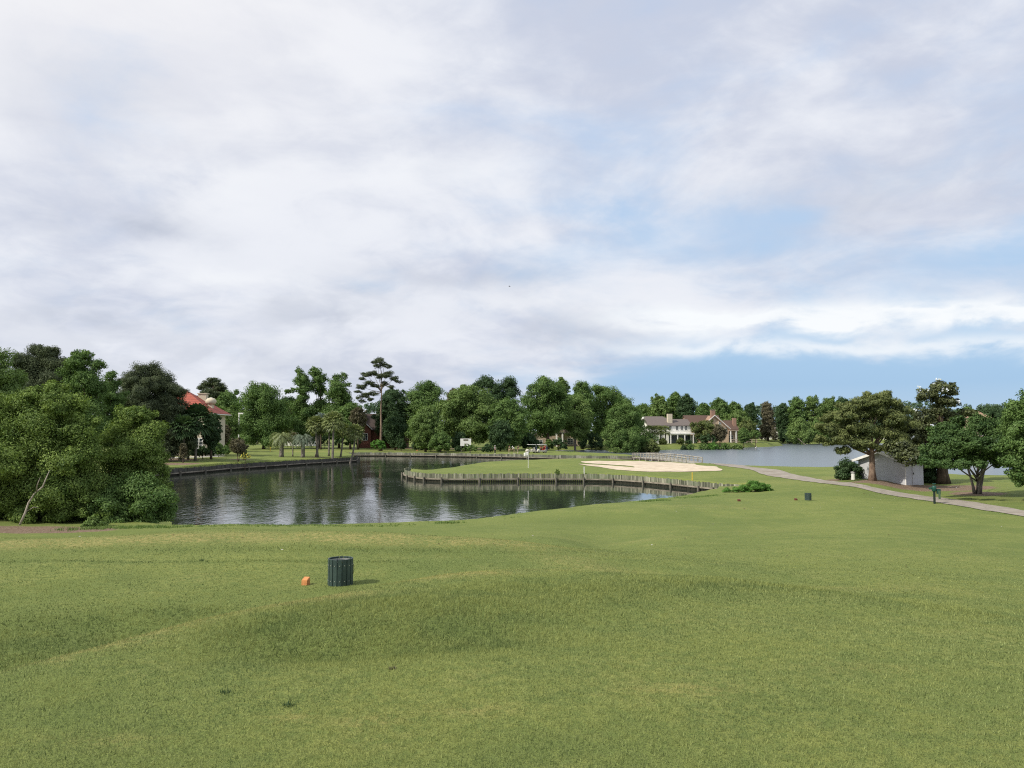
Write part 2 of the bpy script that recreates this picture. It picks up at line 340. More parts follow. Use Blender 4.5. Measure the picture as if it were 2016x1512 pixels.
LAKE = [((26, 151), 1.0), ((27, 124), 2.0), ((29.5, 121), 3.0), ((33, 112), 4.0), ((35, 101), 4.0), ((37.5, 96), 4.0), ((42.5, 98), 4.0), ((47, 91), 4.0), ((47, 80), 4.0), ((48, 77), 5.0), ((53, 83), 5.0),
        ((64, 94), 5.0), ((85, 110), 5.0), ((160, 150), 5.0), ((420, 260), 5.0), ((420, 390), 4.0), ((q2(2016, 872.7)), 4.0), (q2(1800, 872.6), 4.0), (q2(1640, 872.8), 3.0), (q2(1600, 874), 3.0), (q2(1560, 873.0), 3.0), (q2(1500, 875.0), 3.0), (q2(1545, 877.0), 2.0), (q2(1520, 879.3), 2.0),
        (q2(1480, 880.5), 2.0), (q2(1420, 883), 2.0), (q2(1380, 884), 2.0), (q2(1320, 885), 3.0), (q2(1300, 886.5), 2.0), (q2(1292, 890), 2.0), (q2(1230, 890.5), 2.0), (q2(1200, 889.5), 2.0), (q2(1190, 886.5), 3.0), (q2(1150, 885.6), 3.0), (q2(1100, 886), 3.0), (q2(1086, 888), 2.5),
        ((13.5, 188), 2.5), ((19, 177), 2.0), ((25.5, 165), 1.5), ((26, 155), 1.0)]
def ground(x, y):
    x = np.asarray(x, float).ravel(); y = np.asarray(y, float).ravel()
    h = base_h(x, y)
    for poly in (POND, LAKE):
        xs = [p[0][0] for p in poly]; ys = [p[0][1] for p in poly]
        m = (x > min(xs) - 8) & (x < max(xs) + 8) & (y > min(ys) - 8) & (y < max(ys) + 8)
        if not m.any(): continue
        sd, bw = poly_sd(x[m], y[m], poly)
        sd = np.where(bw < 0.2, sd - 0.5, sd); t = np.clip(sd / bw, 0, 1); k = t * t * (3 - 2 * t)
        hm = h[m]; hh = np.where(sd <= 0, np.maximum(-1.6, sd * 0.8 - 0.02), hm * k)
        h[m] = np.minimum(hm, hh)
    return h

# masks painted by place: dry straw-yellow turf plus a painted lit edge on the tee crests, rough turf, mulch
def gsum(x, y, L_):
    o = np.zeros(len(x))
    for (px, py, z, rx, ry, a) in L_:
        c = P(px, py, z); o += a * np.exp(-((x - c[0]) / rx) ** 2 - ((y - c[1]) / ry) ** 2)
    return np.clip(o, 0, 1)
DRY_AND_LIT = [(x_, 1050 + abs(x_ - 550) * 0.035, 3.06, 1.9, 0.75, 0.85) for x_ in range(0, 1000, 110)] + \
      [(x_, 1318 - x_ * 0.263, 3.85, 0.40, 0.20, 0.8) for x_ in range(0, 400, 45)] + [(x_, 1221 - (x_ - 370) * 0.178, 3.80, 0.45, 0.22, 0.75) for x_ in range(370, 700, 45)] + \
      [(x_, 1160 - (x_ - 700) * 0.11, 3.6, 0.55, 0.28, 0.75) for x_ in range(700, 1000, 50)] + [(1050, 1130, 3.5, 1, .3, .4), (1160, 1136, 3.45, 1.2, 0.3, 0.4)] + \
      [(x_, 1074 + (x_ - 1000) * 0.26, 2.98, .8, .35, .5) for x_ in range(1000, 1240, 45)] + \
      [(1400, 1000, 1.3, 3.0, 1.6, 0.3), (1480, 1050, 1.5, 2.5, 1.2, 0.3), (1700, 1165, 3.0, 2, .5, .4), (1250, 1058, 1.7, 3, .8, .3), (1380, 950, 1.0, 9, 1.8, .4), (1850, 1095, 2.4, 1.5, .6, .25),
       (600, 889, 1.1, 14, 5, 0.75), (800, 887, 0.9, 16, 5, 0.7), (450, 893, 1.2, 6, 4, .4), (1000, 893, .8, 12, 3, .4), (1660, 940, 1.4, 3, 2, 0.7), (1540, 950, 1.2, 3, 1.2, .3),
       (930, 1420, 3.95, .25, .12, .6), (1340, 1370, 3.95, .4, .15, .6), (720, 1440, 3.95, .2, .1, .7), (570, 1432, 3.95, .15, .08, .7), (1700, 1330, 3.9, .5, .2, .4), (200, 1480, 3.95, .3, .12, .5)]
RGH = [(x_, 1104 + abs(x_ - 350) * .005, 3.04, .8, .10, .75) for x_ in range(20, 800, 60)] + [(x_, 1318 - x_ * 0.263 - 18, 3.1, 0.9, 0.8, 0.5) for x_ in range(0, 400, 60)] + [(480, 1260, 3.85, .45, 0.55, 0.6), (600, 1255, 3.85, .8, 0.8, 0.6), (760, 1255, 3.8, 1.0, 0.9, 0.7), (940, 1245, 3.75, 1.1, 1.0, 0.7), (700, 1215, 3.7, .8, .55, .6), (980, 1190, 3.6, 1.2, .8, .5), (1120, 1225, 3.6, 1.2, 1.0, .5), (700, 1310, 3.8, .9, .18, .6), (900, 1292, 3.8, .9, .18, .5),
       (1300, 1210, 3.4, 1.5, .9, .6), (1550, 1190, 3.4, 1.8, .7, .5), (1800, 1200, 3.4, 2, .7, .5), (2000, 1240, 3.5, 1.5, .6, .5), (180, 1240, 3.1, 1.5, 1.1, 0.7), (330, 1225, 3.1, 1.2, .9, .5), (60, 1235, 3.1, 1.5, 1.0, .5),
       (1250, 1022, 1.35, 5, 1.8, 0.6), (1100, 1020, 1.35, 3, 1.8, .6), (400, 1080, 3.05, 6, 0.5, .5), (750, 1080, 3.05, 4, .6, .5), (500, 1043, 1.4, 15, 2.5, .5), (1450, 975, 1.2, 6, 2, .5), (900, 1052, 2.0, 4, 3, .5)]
MUL = [(1660, 941, 1.6, 2.6, 1.6, 0.9), (1730, 950, 1.6, 2.6, 1.6, 1.0), (1820, 958, 1.3, 3.4, 2.2, 1.0), (1880, 962, 1.3, 3.2, 2.4, 1.0), (1925, 973, 1.3, 2.0, 2.0, 1.0), (1790, 957, 1.3, 1.6, 1.0, .9),
       (690, 906, 0.95, 4.5, 5, 1.0), (650, 904, 0.95, 4.0, 3.5, .9), (622, 900, 1.0, 2.0, 2.0, .8), (475, 904, 1.15, 2.0, 2.2, 1.0), (-60, 1038, 1.3, 6, 1.9, 1.0), (40, 1039, 1.3, 3.0, 1.5, 1.0), (110, 1042, 1.3, 1.8, 0.9, .9), (800, 883, 1.0, 8, 6, .9), (780, 880, 1.0, 6, 6, .8), (955, 884, 0.95, 8, 4, .7),
       (915, 884, 0.95, 5, 4, .8), (345, 912, 1.2, 4.0, 4.0, 1.0), (1160, 877, 1.1, 10, 4, .6), (1430, 876, 1.3, 12, 3, .2), (340, 905, 1.2, 5, 6, .9)]

def grid_angles():
    a = np.concatenate([np.arange(-180, -60, 3.0), np.arange(-60, -42, 0.6), np.arange(-42, 42, 0.14), np.arange(42, 60, 0.6), np.arange(60, 180, 3.0)])
    return np.radians(a)
def grid_radii():
    r = list(np.geomspace(0.4, 42, 330)); r += list(np.arange(42.4, 118, 0.36)); r += list(np.arange(118.6, 205, 0.6)); r += list(np.geomspace(206, 420, 70)); r += list(np.geomspace(440, 2500, 24))
    return np.array(r)
_a, _r = grid_angles(), grid_radii()
AA, RR = np.meshgrid(_a, _r); gx = (RR * np.sin(AA)).ravel(); gy = (RR * np.cos(AA)).ravel()
gz = ground(gx, gy); nr, na = len(_r), len(_a)
Vt = np.vstack([np.stack([gx, gy, gz], 1), [[0, 0, float(ground([0.0], [0.0])[0])]]])
ii, jj = np.meshgrid(np.arange(nr - 1), np.arange(na), indexing='ij'); j2 = (jj + 1) % na
FQ = np.stack([ii * na + jj, ii * na + j2, (ii + 1) * na + j2, (ii + 1) * na + jj], -1).reshape(-1, 4)[:, ::-1]
def big_mesh(name, V, Q, m, smooth=True):
    me = bpy.data.meshes.new(name); me.vertices.add(len(V)); me.vertices.foreach_set('co', V.astype(np.float32).ravel())
    k = Q.shape[1]; me.loops.add(Q.size); me.loops.foreach_set('vertex_index', Q.astype(np.int32).ravel())
    me.polygons.add(len(Q)); me.polygons.foreach_set('loop_start', np.arange(0, Q.size, k, dtype=np.int32)); me.polygons.foreach_set('loop_total', np.full(len(Q), k, dtype=np.int32))
    me.update(calc_edges=True)
    if smooth: me.polygons.foreach_set('use_smooth', np.ones(len(Q), bool))
    me.materials.append(m); o = bpy.data.objects.new(name, me); COL.objects.link(o); return o

# turf
m, t = nodes_of('turf'); use(t); b = t.nodes['Principled BSDF']; b.inputs['Roughness'].default_value = 0.9; b.inputs['Specular IOR Level'].default_value = 0.12
tcn = N('ShaderNodeTexCoord'); ob = tcn.outputs['Object']
ma = N('ShaderNodeAttribute', attribute_name='masks'); ms = N('ShaderNodeSeparateColor'); L(ma.outputs['Color'], ms.inputs[0])
nb = noise(ob, 0.16, 4, 0.6); n2 = noise(ob, 0.9, 5, 0.65); n3 = noise(ob, 9.0, 4, 0.7); n4 = noise(ob, 55.0, 3, 0.7); n5 = noise(ob, 190.0, 2, 0.6)
c = mixc(sstep(add(mul(nb, 0.6), mul(n2, 0.4)), 0.38, 0.62), (0.134, 0.180, 0.048), (0.236, 0.264, 0.074))
c = mixc(mul(sstep(n2, 0.50, 0.72), 0.55), c, (0.27, 0.275, 0.10))
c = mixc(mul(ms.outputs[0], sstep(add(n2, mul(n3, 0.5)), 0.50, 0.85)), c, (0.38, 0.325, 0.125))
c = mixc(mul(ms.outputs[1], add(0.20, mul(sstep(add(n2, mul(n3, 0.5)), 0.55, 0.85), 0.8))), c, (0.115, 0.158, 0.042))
c = mixc(sstep(n3, 0.62, 0.36), c, (0.145, 0.190, 0.052))
c = mixc(mul(sstep(n4, 0.56, 0.36), 0.45), c, (0.095, 0.120, 0.038))
c = mixc(mul(sstep(n5, 0.5, 0.75), 0.35), c, (0.28, 0.31, 0.12))
mulc = mixc(sstep(n3, 0.4, 0.6), (0.19, 0.13, 0.09), (0.33, 0.26, 0.19)); mulc = mixc(sstep(n4, 0.55, 0.35), mulc, (0.07, 0.04, 0.025))
c = mixc(sstep(add(ms.outputs[2], mul(math_('SUBTRACT', n2, 0.5), 0.5)), 0.38, 0.6), c, mulc)
L(c, b.inputs['Base Color'])
bn = N('ShaderNodeBump'); bn.inputs['Strength'].default_value = 0.7; bn.inputs['Distance'].default_value = 0.03; L(add(n4, mul(n3, 1.5)), bn.inputs['Height']); L(bn.outputs[0], b.inputs['Normal'])
terrain = big_mesh('ground', Vt, FQ, m); tag(terrain, 'mown green turf rolling from the high tee down to the pond and lake', 'ground', kind='structure')
msk = np.ones((len(Vt), 4), np.float32)
msk[:, 0] = gsum(Vt[:, 0], Vt[:, 1], DRY_AND_LIT); msk[:, 1] = gsum(Vt[:, 0], Vt[:, 1], RGH); msk[:, 2] = gsum(Vt[:, 0], Vt[:, 1], MUL)
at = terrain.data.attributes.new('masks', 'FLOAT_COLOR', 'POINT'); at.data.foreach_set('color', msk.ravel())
rng0 = np.random.default_rng(5)

# blades of mown grass where the camera stands close to the turf
def grass_blades():
    rr_ = np.linspace(1.6, 34, 400); dn = 14000 * (3.6 / np.maximum(rr_, 3.6)) ** 1.9 * np.clip((34 - rr_) / 20, 0, 1) * np.clip((rr_ - 1.4) / 1.8, .08, 1); cdf = np.concatenate([[0], np.cumsum(dn[1:] * rr_[1:] * np.diff(rr_))]); tot = int(cdf[-1] * R(90)); cdf /= cdf[-1]
    r = np.interp(rng0.random(tot), cdf, rr_); aa = rng0.uniform(-R(45), R(45), tot); x, y = r * np.sin(aa), r * np.cos(aa); z = ground(x, y); n = tot
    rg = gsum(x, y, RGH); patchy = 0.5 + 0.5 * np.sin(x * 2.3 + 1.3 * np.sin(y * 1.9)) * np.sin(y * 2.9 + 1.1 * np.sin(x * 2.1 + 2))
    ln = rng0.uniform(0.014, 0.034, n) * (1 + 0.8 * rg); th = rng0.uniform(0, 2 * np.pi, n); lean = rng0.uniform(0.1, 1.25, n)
    wd = 0.0021 * np.clip(r / 4.0, 0.9, 4.5) * rng0.uniform(0.6, 1.4, n)
    ph = rng0.uniform(0, 2 * np.pi, n)
    b0 = np.stack([x, y, z - 0.004], 1); s = np.stack([np.cos(ph), np.sin(ph), 0 * ph], 1) * wd[:, None]
    tip = b0 + np.stack([np.cos(th) * np.sin(lean), np.sin(th) * np.sin(lean), np.cos(lean)], 1) * ln[:, None]
    V = np.stack([b0 - s, b0 + s, tip], 1)
    dry = gsum(x, y, DRY_AND_LIT); tint = np.clip(rng0.normal(0.52, 0.27, n) - 0.17 * rg - 0.14 * rg * (patchy > .55) + 0.12 * (patchy - .5), 0, 1)  # dry turf, and the lit crest edge painted in the same straw tone
    m, t = nodes_of('grass_blade'); use(t); t.nodes.clear()
    a1 = N('ShaderNodeAttribute', attribute_name='tint'); a2 = N('ShaderNodeAttribute', attribute_name='dry')
    tcn = N('ShaderNodeTexCoord'); nb = noise(tcn.outputs['Object'], 0.35, 5, 0.65); n2 = noise(tcn.outputs['Object'], 1.3, 5, 0.65)
    c = mixc(a1.outputs['Fac'], (0.080, 0.112, 0.038), (0.380, 0.435, 0.178))
    c = mixc(mul(sstep(add(mul(nb, .5), mul(n2, .5)), 0.44, 0.56), .50), c, (0.32, 0.35, 0.11))
    c = mixc(mul(sstep(n2, 0.50, 0.38), .45), c, (0.16, 0.22, 0.08))
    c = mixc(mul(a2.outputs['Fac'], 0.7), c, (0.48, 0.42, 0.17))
    d = N('ShaderNodeBsdfDiffuse'); L(c, d.inputs[0]); tr = N('ShaderNodeBsdfTranslucent'); L(c, tr.inputs[0]); mx = N('ShaderNodeMixShader'); mx.inputs[0].default_value = 0.35
    L(d.outputs[0], mx.inputs[1]); L(tr.outputs[0], mx.inputs[2]); o = N('ShaderNodeOutputMaterial'); L(mx.outputs[0], o.inputs[0])
    g = quads_mesh('grass', V, 3, m, None, tint)
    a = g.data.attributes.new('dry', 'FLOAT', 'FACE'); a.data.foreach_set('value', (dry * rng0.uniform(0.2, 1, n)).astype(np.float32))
    tag(g, 'short mown blades of grass covering the tee slopes', 'grass', kind='stuff')
grass_blades()

# water
def water(name, pts, z, ws, stren, label, rough, col):
    m, t = nodes_of(name + '_surface'); use(t); b = t.nodes['Principled BSDF']
    b.inputs['Base Color'].default_value = (*col, 1); b.inputs['Roughness'].default_value = rough; b.inputs['IOR'].default_value = 2.1; b.inputs['Specular IOR Level'].default_value = 0.5
    tcn = N('ShaderNodeTexCoord'); mp = N('ShaderNodeMapping'); L(tcn.outputs['Object'], mp.inputs[0]); mp.inputs['Scale'].default_value = (1, 0.55, 1); mp.inputs['Rotation'].default_value = (0, 0, R(12))
    a_ = noise(mp.outputs[0], ws, 4, 0.55, 0.4); b_ = noise(mp.outputs[0], ws * 0.18, 3, 0.5); patch = noise(tcn.outputs['Object'], 0.045, 4, 0.6)
    sxn = N('ShaderNodeSeparateXYZ'); L(tcn.outputs['Object'], sxn.inputs[0]); sx = sxn.outputs[0]
    st = add(0.45, mul(sstep(patch, 0.42, 0.62), 0.9))
    bn = N('ShaderNodeBump'); bn.inputs['Distance'].default_value = 0.05; L(mul(st, stren if name != 'pond_water' else add(0.13, mul(sstep(add(sx, mul(patch, 20)), 14, -4), 0.27))), bn.inputs['Strength']); L(add(a_, mul(b_, 1.2)), bn.inputs['Height']); L(bn.outputs[0], b.inputs['Normal'])
    o = rawmesh(name, [(x, y, z) for x, y in pts], [tuple(range(len(pts)))], m); tag(o, label, 'water', kind='structure'); return o
water('pond_water', [(-80, 38), (26.5, 38), (26.5, 125), (26.0, 153), (10, 168), (-80, 184)], 0.0, 2.4, 0.24, 'dark rippled pond curling round the green', 0.03, (0.030, 0.038, 0.030))
water('lake_water', [(26.5, 60), (500, 60), (500, 450), (2, 450), (2, 174), (10, 168), (26.0, 153), (26.5, 125)], 0.0, 2.0, 0.22, 'pale wind-ruffled lake beyond the timber bridge', 0.27, (0.10, 0.125, 0.14))

# sand bunker: outline in pixels at its height, laid on the terrain
def resample(pts, step, closed=False):
    out = []; n = len(pts)
    for i in range(n if closed else n - 1):
        a, b = np.array(pts[i], float), np.array(pts[(i + 1) % n], float); k = max(1, int(np.linalg.norm(b - a) / step))
        out += [tuple(a + (b - a) * j / k) for j in range(k)]
    if not closed: out.append(tuple(pts[-1]))
    return out
def smooth_closed(pts, it=2):
    for _ in range(it):
        q = []
        for i in range(len(pts)):
            a, b = np.array(pts[i]), np.array(pts[(i + 1) % len(pts)]); q += [tuple(a * .75 + b * .25), tuple(a * .25 + b * .75)]
        pts = q
    return pts
def drape(name, outline, dz, m, step, closed=True):
    """triangulated sheet over the terrain inside an outline"""
    poly = [(p, 1.0) for p in outline]; xs = [p[0] for p in outline]; ys = [p[1] for p in outline]
    X, Y = np.meshgrid(np.arange(min(xs), max(xs), step), np.arange(min(ys), max(ys), step)); X = X.ravel() + step * 0.3 * np.sin(Y.ravel() * 7); Y = Y.ravel()
    sd, _ = poly_sd(X, Y, poly); k = sd < -step * 0.45; inner = list(zip(X[k], Y[k])); bd = resample(outline, step * 0.7, True)
    from mathutils.geometry import delaunay_2d_cdt
    vs = [Vector(p) for p in bd] + [Vector(p) for p in inner]; nb_ = len(bd)
    res = delaunay_2d_cdt(vs, [(i, (i + 1) % nb_) for i in range(nb_)], [], 0, 1e-4)
    v2, fs = res[0], res[2]; vx = np.array([v[0] for v in v2]); vy = np.array([v[1] for v in v2])
    cx = np.array([sum(v2[i][0] for i in f) / 3 for f in fs]); cy = np.array([sum(v2[i][1] for i in f) / 3 for f in fs]); sd, _ = poly_sd(cx, cy, poly)
    fs = [tuple(f) for f, s_ in zip(fs, sd) if s_ < 0]; z = ground(vx, vy) + dz
    return rawmesh(name, list(zip(vx, vy, z)), fs, m, smooth=True)
def at_ground(px, py):
    d = ray(px, py); ys = np.geomspace(3, 500, 2500); xs = d[0] / d[1] * ys; zz = CZ + d[2] / d[1] * ys; g = ground(xs, ys)
    k = int(np.argmax(g >= zz)); return (float(xs[k]), float(ys[k]), float(g[k]))
SAND_PX = [(1141, 909.4), (1152, 908.8), (1200, 908.4), (1240, 908.2), (1290, 909.5), (1335, 911), (1371, 913.5), (1368, 915), (1377, 917.5), (1412, 918.6), (1412, 921), (1427, 926.5), (1400, 928), (1350, 929.3), (1290, 929.2), (1240, 927.3), (1205, 924), (1170, 918.5), (1142, 914.7), (1136, 913.6),
           (1170, 915.3), (1210, 917.5), (1240, 919.8), (1249, 921), (1250, 919.5), (1235, 917.2), (1205, 915.3), (1170, 913.3), (1150, 911.8)]
sand_m = mat('bunker_sand', (0.64, 0.55, 0.43), (0.50, 0.42, 0.32), 0.9, 0.95, 0.8, 3, 0.1, dirt=(0.56, 0.475, 0.36))
_so = [at_ground(*p)[:2] for p in SAND_PX]
sandb = drape('sand_bunker', smooth_closed(_so, 2), 0.035, sand_m, 0.5); tag(sandb, 'long pale sand bunker with a grass tongue beside the green', 'sand bunker', kind='structure')

# cart path ribbon
path_m = mat('worn_concrete', (0.34, 0.305, 0.26), (0.25, 0.225, 0.19), 1.4, 0.9, 0.4, 30, 0.2, dirt=(0.24, 0.205, 0.165))
UP = [(1388, 906.5), (1420, 911), (1462, 917.5), (1500, 922), (1535, 925), (1560, 934), (1600, 941), (1640, 948), (1700, 957), (1780, 970), (1860, 981), (1940, 993), (2016, 1006), (2120, 1024)]
LO = [(1372, 908.5), (1400, 914), (1440, 920), (1480, 924.5), (1500, 934.5), (1545, 942), (1590, 948), (1640, 955), (1700, 964), (1780, 979), (1850, 991), (1920, 1002.5), (2016, 1017), (2120, 1036)]
_o = [at_ground(*p)[:2] for p in LO] + [at_ground(*p)[:2] for p in reversed(UP)]
pth = drape('cart_path', smooth_closed(_o, 1), 0.03, path_m, 0.6); tag(pth, 'worn pale cart path curving past the shed to the bridge', 'path', kind='structure')
pa = [at_ground(*p)[:2] for p in ((330, 903.5), (352, 902), (420, 900), (440, 899), (445, 897.5), (420, 898), (350, 900), (330, 901.5))]
pt2 = drape('garden_path', pa, 0.03, mat('patio_concrete', (0.5, 0.48, 0.42), None, 2, 0.9), 0.6); tag(pt2, 'narrow pale paving at the foot of the hedges', 'path', kind='structure')

# ================================================================ TIMBER WALLS
def wood(name, a, b_, st=(7, 7, 0.6)): return mat(name, a, b_, 1.0, 0.9, 0.5, 9, 0.15, stretch=st)
wood('pile_wood', (0.20, 0.19, 0.15), (0.10, 0.095, 0.08)); wood('wale_wood', (0.30, 0.27, 0.22), (0.15, 0.13, 0.10), (1, 1, 3)); 
def plank_mat(name, cols):
    m, t = nodes_of(name); use(t); b = t.nodes['Principled BSDF']; b.inputs['Roughness'].default_value = 0.9; b.inputs['Specular IOR Level'].default_value = 0.15
    a = N('ShaderNodeAttribute', attribute_name='tint'); tcn = N('ShaderNodeTexCoord'); mp = N('ShaderNodeMapping'); L(tcn.outputs['Object'], mp.inputs[0]); mp.inputs['Scale'].default_value = (9, 9, 0.9)
    f = noise(mp.outputs[0], 1.0, 5, 0.65); c = mixc(a.outputs['Fac'], cols[0], cols[1]); c = mixc(sstep(f, 0.42, 0.68), c, cols[2]); f2 = noise(tcn.outputs['Object'], 0.5, 3, 0.6)
    c = mixc(mul(sstep(f2, 0.5, 0.65), 0.5), c, cols[3])
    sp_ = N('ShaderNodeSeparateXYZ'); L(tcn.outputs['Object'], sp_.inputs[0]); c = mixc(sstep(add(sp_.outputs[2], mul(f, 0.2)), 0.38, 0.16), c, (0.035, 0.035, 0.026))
    L(c, b.inputs['Base Color']); return m
def bulkhead(label, pts, top, width, post_every, mt, jit=0.05, wale=0.28, postcol='pile_wood', thick=0.06):
    line = resample(pts, width); rg = np.random.default_rng(len(pts) * 7 + 1)
    root = thing('timber_bulkhead', label, 'retaining wall', (pts[0][0], pts[0][1], 0)); ox, oy = pts[0]
    mb = MB(); tint = []
    for i in range(len(line) - 1):
        a, b = np.array(line[i]), np.array(line[i + 1]); d = b - a; ln = np.linalg.norm(d)
        if ln < 1e-3: continue
        u = d / ln; nn = np.array([u[1], -u[0]]); t = top(a) if callable(top) else top
        zt = t + rg.uniform(-jit, jit); off = rg.uniform(0, 0.035); g = 0.012; th = thick
        c = [a + u * g + nn * off, b - u * g + nn * off, b - u * g + nn * (off + th), a + u * g + nn * (off + th)]
        mb.add([(p[0] - ox, p[1] - oy, -0.6) for p in c] + [(p[0] - ox, p[1] - oy, zt) for p in c], [(0, 3, 2, 1), (4, 5, 6, 7), (0, 1, 5, 4), (1, 2, 6, 5), (2, 3, 7, 6), (3, 0, 4, 7)])
        tint += [rg.random()] * 6
    o = mb.build('planking', mt, root); a_ = o.data.attributes.new('tint', 'FLOAT', 'FACE'); a_.data.foreach_set('value', tint)
    # running beam just above the water, and the piles that hold it
    wl = MB(); L2 = resample(pts, 1.5)
    def side(i):
        a = np.array(L2[max(i - 1, 0)]); b = np.array(L2[min(i + 1, len(L2) - 1)]); d = b - a; d = d / (np.linalg.norm(d) + 1e-9); return np.array([d[1], -d[0]])
    for i in range(len(L2) - 1):
        a, b = np.array(L2[i]), np.array(L2[i + 1]); na_, nb_ = side(i), side(i + 1); q = [a + na_ * 0.11, b + nb_ * 0.11, b + nb_ * 0.27, a + na_ * 0.27]
        wl.add([(p[0] - ox, p[1] - oy, wale) for p in q] + [(p[0] - ox, p[1] - oy, wale + 0.13) for p in q], [(0, 3, 2, 1), (4, 5, 6, 7), (0, 1, 5, 4), (1, 2, 6, 5), (2, 3, 7, 6), (3, 0, 4, 7)])
    wl.build('wale_beam', MATS['wale_wood'], root)
    L3 = resample(pts, post_every)
    for i in range(len(L3)):
        a = np.array(L3[max(i - 1, 0)]); b = np.array(L3[min(i + 1, len(L3) - 1)]); d = b - a; d /= np.linalg.norm(d) + 1e-9; c = np.array(L3[i]) + np.array([d[1], -d[0]]) * 0.38
        r_ = rg.uniform(0.10, 0.13); pm = MB().tube([(0, 0, -0.8), (0.0, 0, wale + 0.22 + rg.uniform(-.05, .1))], [r_, r_ * 0.95], 9)
        p = pm.build('pile', MATS[postcol], root); p.location = (c[0] - ox, c[1] - oy, 0)
    return root
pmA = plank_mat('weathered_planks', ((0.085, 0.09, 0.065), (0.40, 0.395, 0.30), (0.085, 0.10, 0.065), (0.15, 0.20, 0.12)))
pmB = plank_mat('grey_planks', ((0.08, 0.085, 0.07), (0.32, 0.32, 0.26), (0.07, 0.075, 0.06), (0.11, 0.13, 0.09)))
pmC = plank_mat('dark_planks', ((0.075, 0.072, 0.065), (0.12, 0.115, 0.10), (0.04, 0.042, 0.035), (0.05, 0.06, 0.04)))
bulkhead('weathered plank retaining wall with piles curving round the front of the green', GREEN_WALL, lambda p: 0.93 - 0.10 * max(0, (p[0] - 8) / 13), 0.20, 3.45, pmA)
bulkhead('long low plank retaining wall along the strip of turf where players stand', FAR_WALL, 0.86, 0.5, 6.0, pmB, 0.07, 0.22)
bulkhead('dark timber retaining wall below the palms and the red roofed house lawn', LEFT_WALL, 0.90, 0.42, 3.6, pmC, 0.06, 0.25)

# ================================================================ BRIDGE
bt = mat('bridge_timber', (0.40, 0.38, 0.33), (0.25, 0.235, 0.20), 1.5, 0.85, 0.3, 12, 0.15)
bd = mat('bridge_dark_timber', (0.11, 0.095, 0.08), (0.06, 0.05, 0.045), 1.5, 0.9)
A0, A1 = Vector((22.8, 146.0, 0)), Vector((25.4, 112.5, 0)); B0, B1 = Vector((25.6, 147.2, 0)), Vector((28.2, 114.5, 0))
root = thing('timber_bridge', 'low grey timber footbridge with post railings beside the sand bunker', 'bridge', (25, 130, 0)); O = Vector((25, 130, 0))
def zdeck(t): return 0.72 + 0.20 * math.sin(math.pi * t) + 0.28 * t
n = 22; mb = MB(); 
for i in range(n):
    t0, t1 = i / n, (i + 1) / n; q = [A0.lerp(A1, t0), A0.lerp(A1, t1), B0.lerp(B1, t1), B0.lerp(B1, t0)]; zz = [zdeck(t0), zdeck(t1), zdeck(t1), zdeck(t0)]
    mb.add([(*(p - O).xy, z - 0.12) for p, z in zip(q, zz)] + [(*(p - O).xy, z) for p, z in zip(q, zz)], [(0, 3, 2, 1), (4, 5, 6, 7), (0, 1, 5, 4), (1, 2, 6, 5), (2, 3, 7, 6), (3, 0, 4, 7)])
mb.build('deck', bt, root)
mb = MB()
for S0, S1 in ((A0, A1), (B0, B1)):
    mb.tube([(S0 + (S1 - S0) * (i / n) - O) + Vector((0, 0, zdeck(i / n) - 0.28)) for i in range(n + 1)], 0.14, 6)
mb.build('girder', bd, root)
for S0, S1, nm in ((A0, A1, 'railing'), (B0, B1, 'railing')):
    mb = MB(); 
    for i in range(17):
        t = i / 16; p = S0.lerp(S1, t) - O; z = zdeck(t); mb.box(p.x - .08, p.x + .08, p.y - .08, p.y + .08, z - 0.3, z + 0.74)
    for h in (0.72, 0.40):
        for i in range(16):
            t0, t1 = i / 16, (i + 1) / 16; a, b = S0.lerp(S1, t0) - O, S0.lerp(S1, t1) - O
            mb.tube([(a.x, a.y, zdeck(t0) + h), (b.x, b.y, zdeck(t1) + h)], 0.075 if h > .5 else .05, 4)
    mb.build(nm, bt, root)
for i in range(8):
    t = 0.04 + i * 0.13
    for S0, S1 in ((A0, A1), (B0, B1)):
        p = S0.lerp(S1, t) - O; o = MB().tube([(0, 0, -1.2), (0, 0, zdeck(t) - 0.14)], 0.16, 8).build('pile', bt, root); o.location = (p.x, p.y, 0)

# ================================================================ FOLIAGE
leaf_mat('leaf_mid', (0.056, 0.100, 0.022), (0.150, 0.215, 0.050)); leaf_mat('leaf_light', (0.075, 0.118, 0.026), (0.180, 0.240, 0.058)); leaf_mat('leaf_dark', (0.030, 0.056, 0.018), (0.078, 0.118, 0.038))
leaf_mat('leaf_olive', (0.062, 0.084, 0.022), (0.185, 0.205, 0.055)); leaf_mat('leaf_willow', (0.055, 0.092, 0.018), (0.220, 0.280, 0.055)); leaf_mat('leaf_pine', (0.038, 0.050, 0.022), (0.105, 0.120, 0.045), 0.1)
leaf_mat('leaf_russet', (0.075, 0.062, 0.030), (0.160, 0.140, 0.065)); leaf_mat('leaf_grey', (0.085, 0.110, 0.070), (0.200, 0.230, 0.150), 0.1); leaf_mat('leaf_magnolia', (0.026, 0.034, 0.012), (0.125, 0.135, 0.040), 0.08, 0.02)
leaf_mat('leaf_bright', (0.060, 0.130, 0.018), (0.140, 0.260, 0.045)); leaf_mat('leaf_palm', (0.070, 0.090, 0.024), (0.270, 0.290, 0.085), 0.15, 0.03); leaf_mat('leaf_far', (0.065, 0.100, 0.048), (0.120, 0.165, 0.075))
leaf_mat('leaf_nearpine', (0.042, 0.058, 0.018), (0.205, 0.220, 0.060), 0.12)
leaf_mat('petal_white', (0.62, 0.60, 0.48), (0.80, 0.79, 0.70)); leaf_mat('petal_yellow', (0.55, 0.42, 0.05), (0.7, 0.6, 0.1))
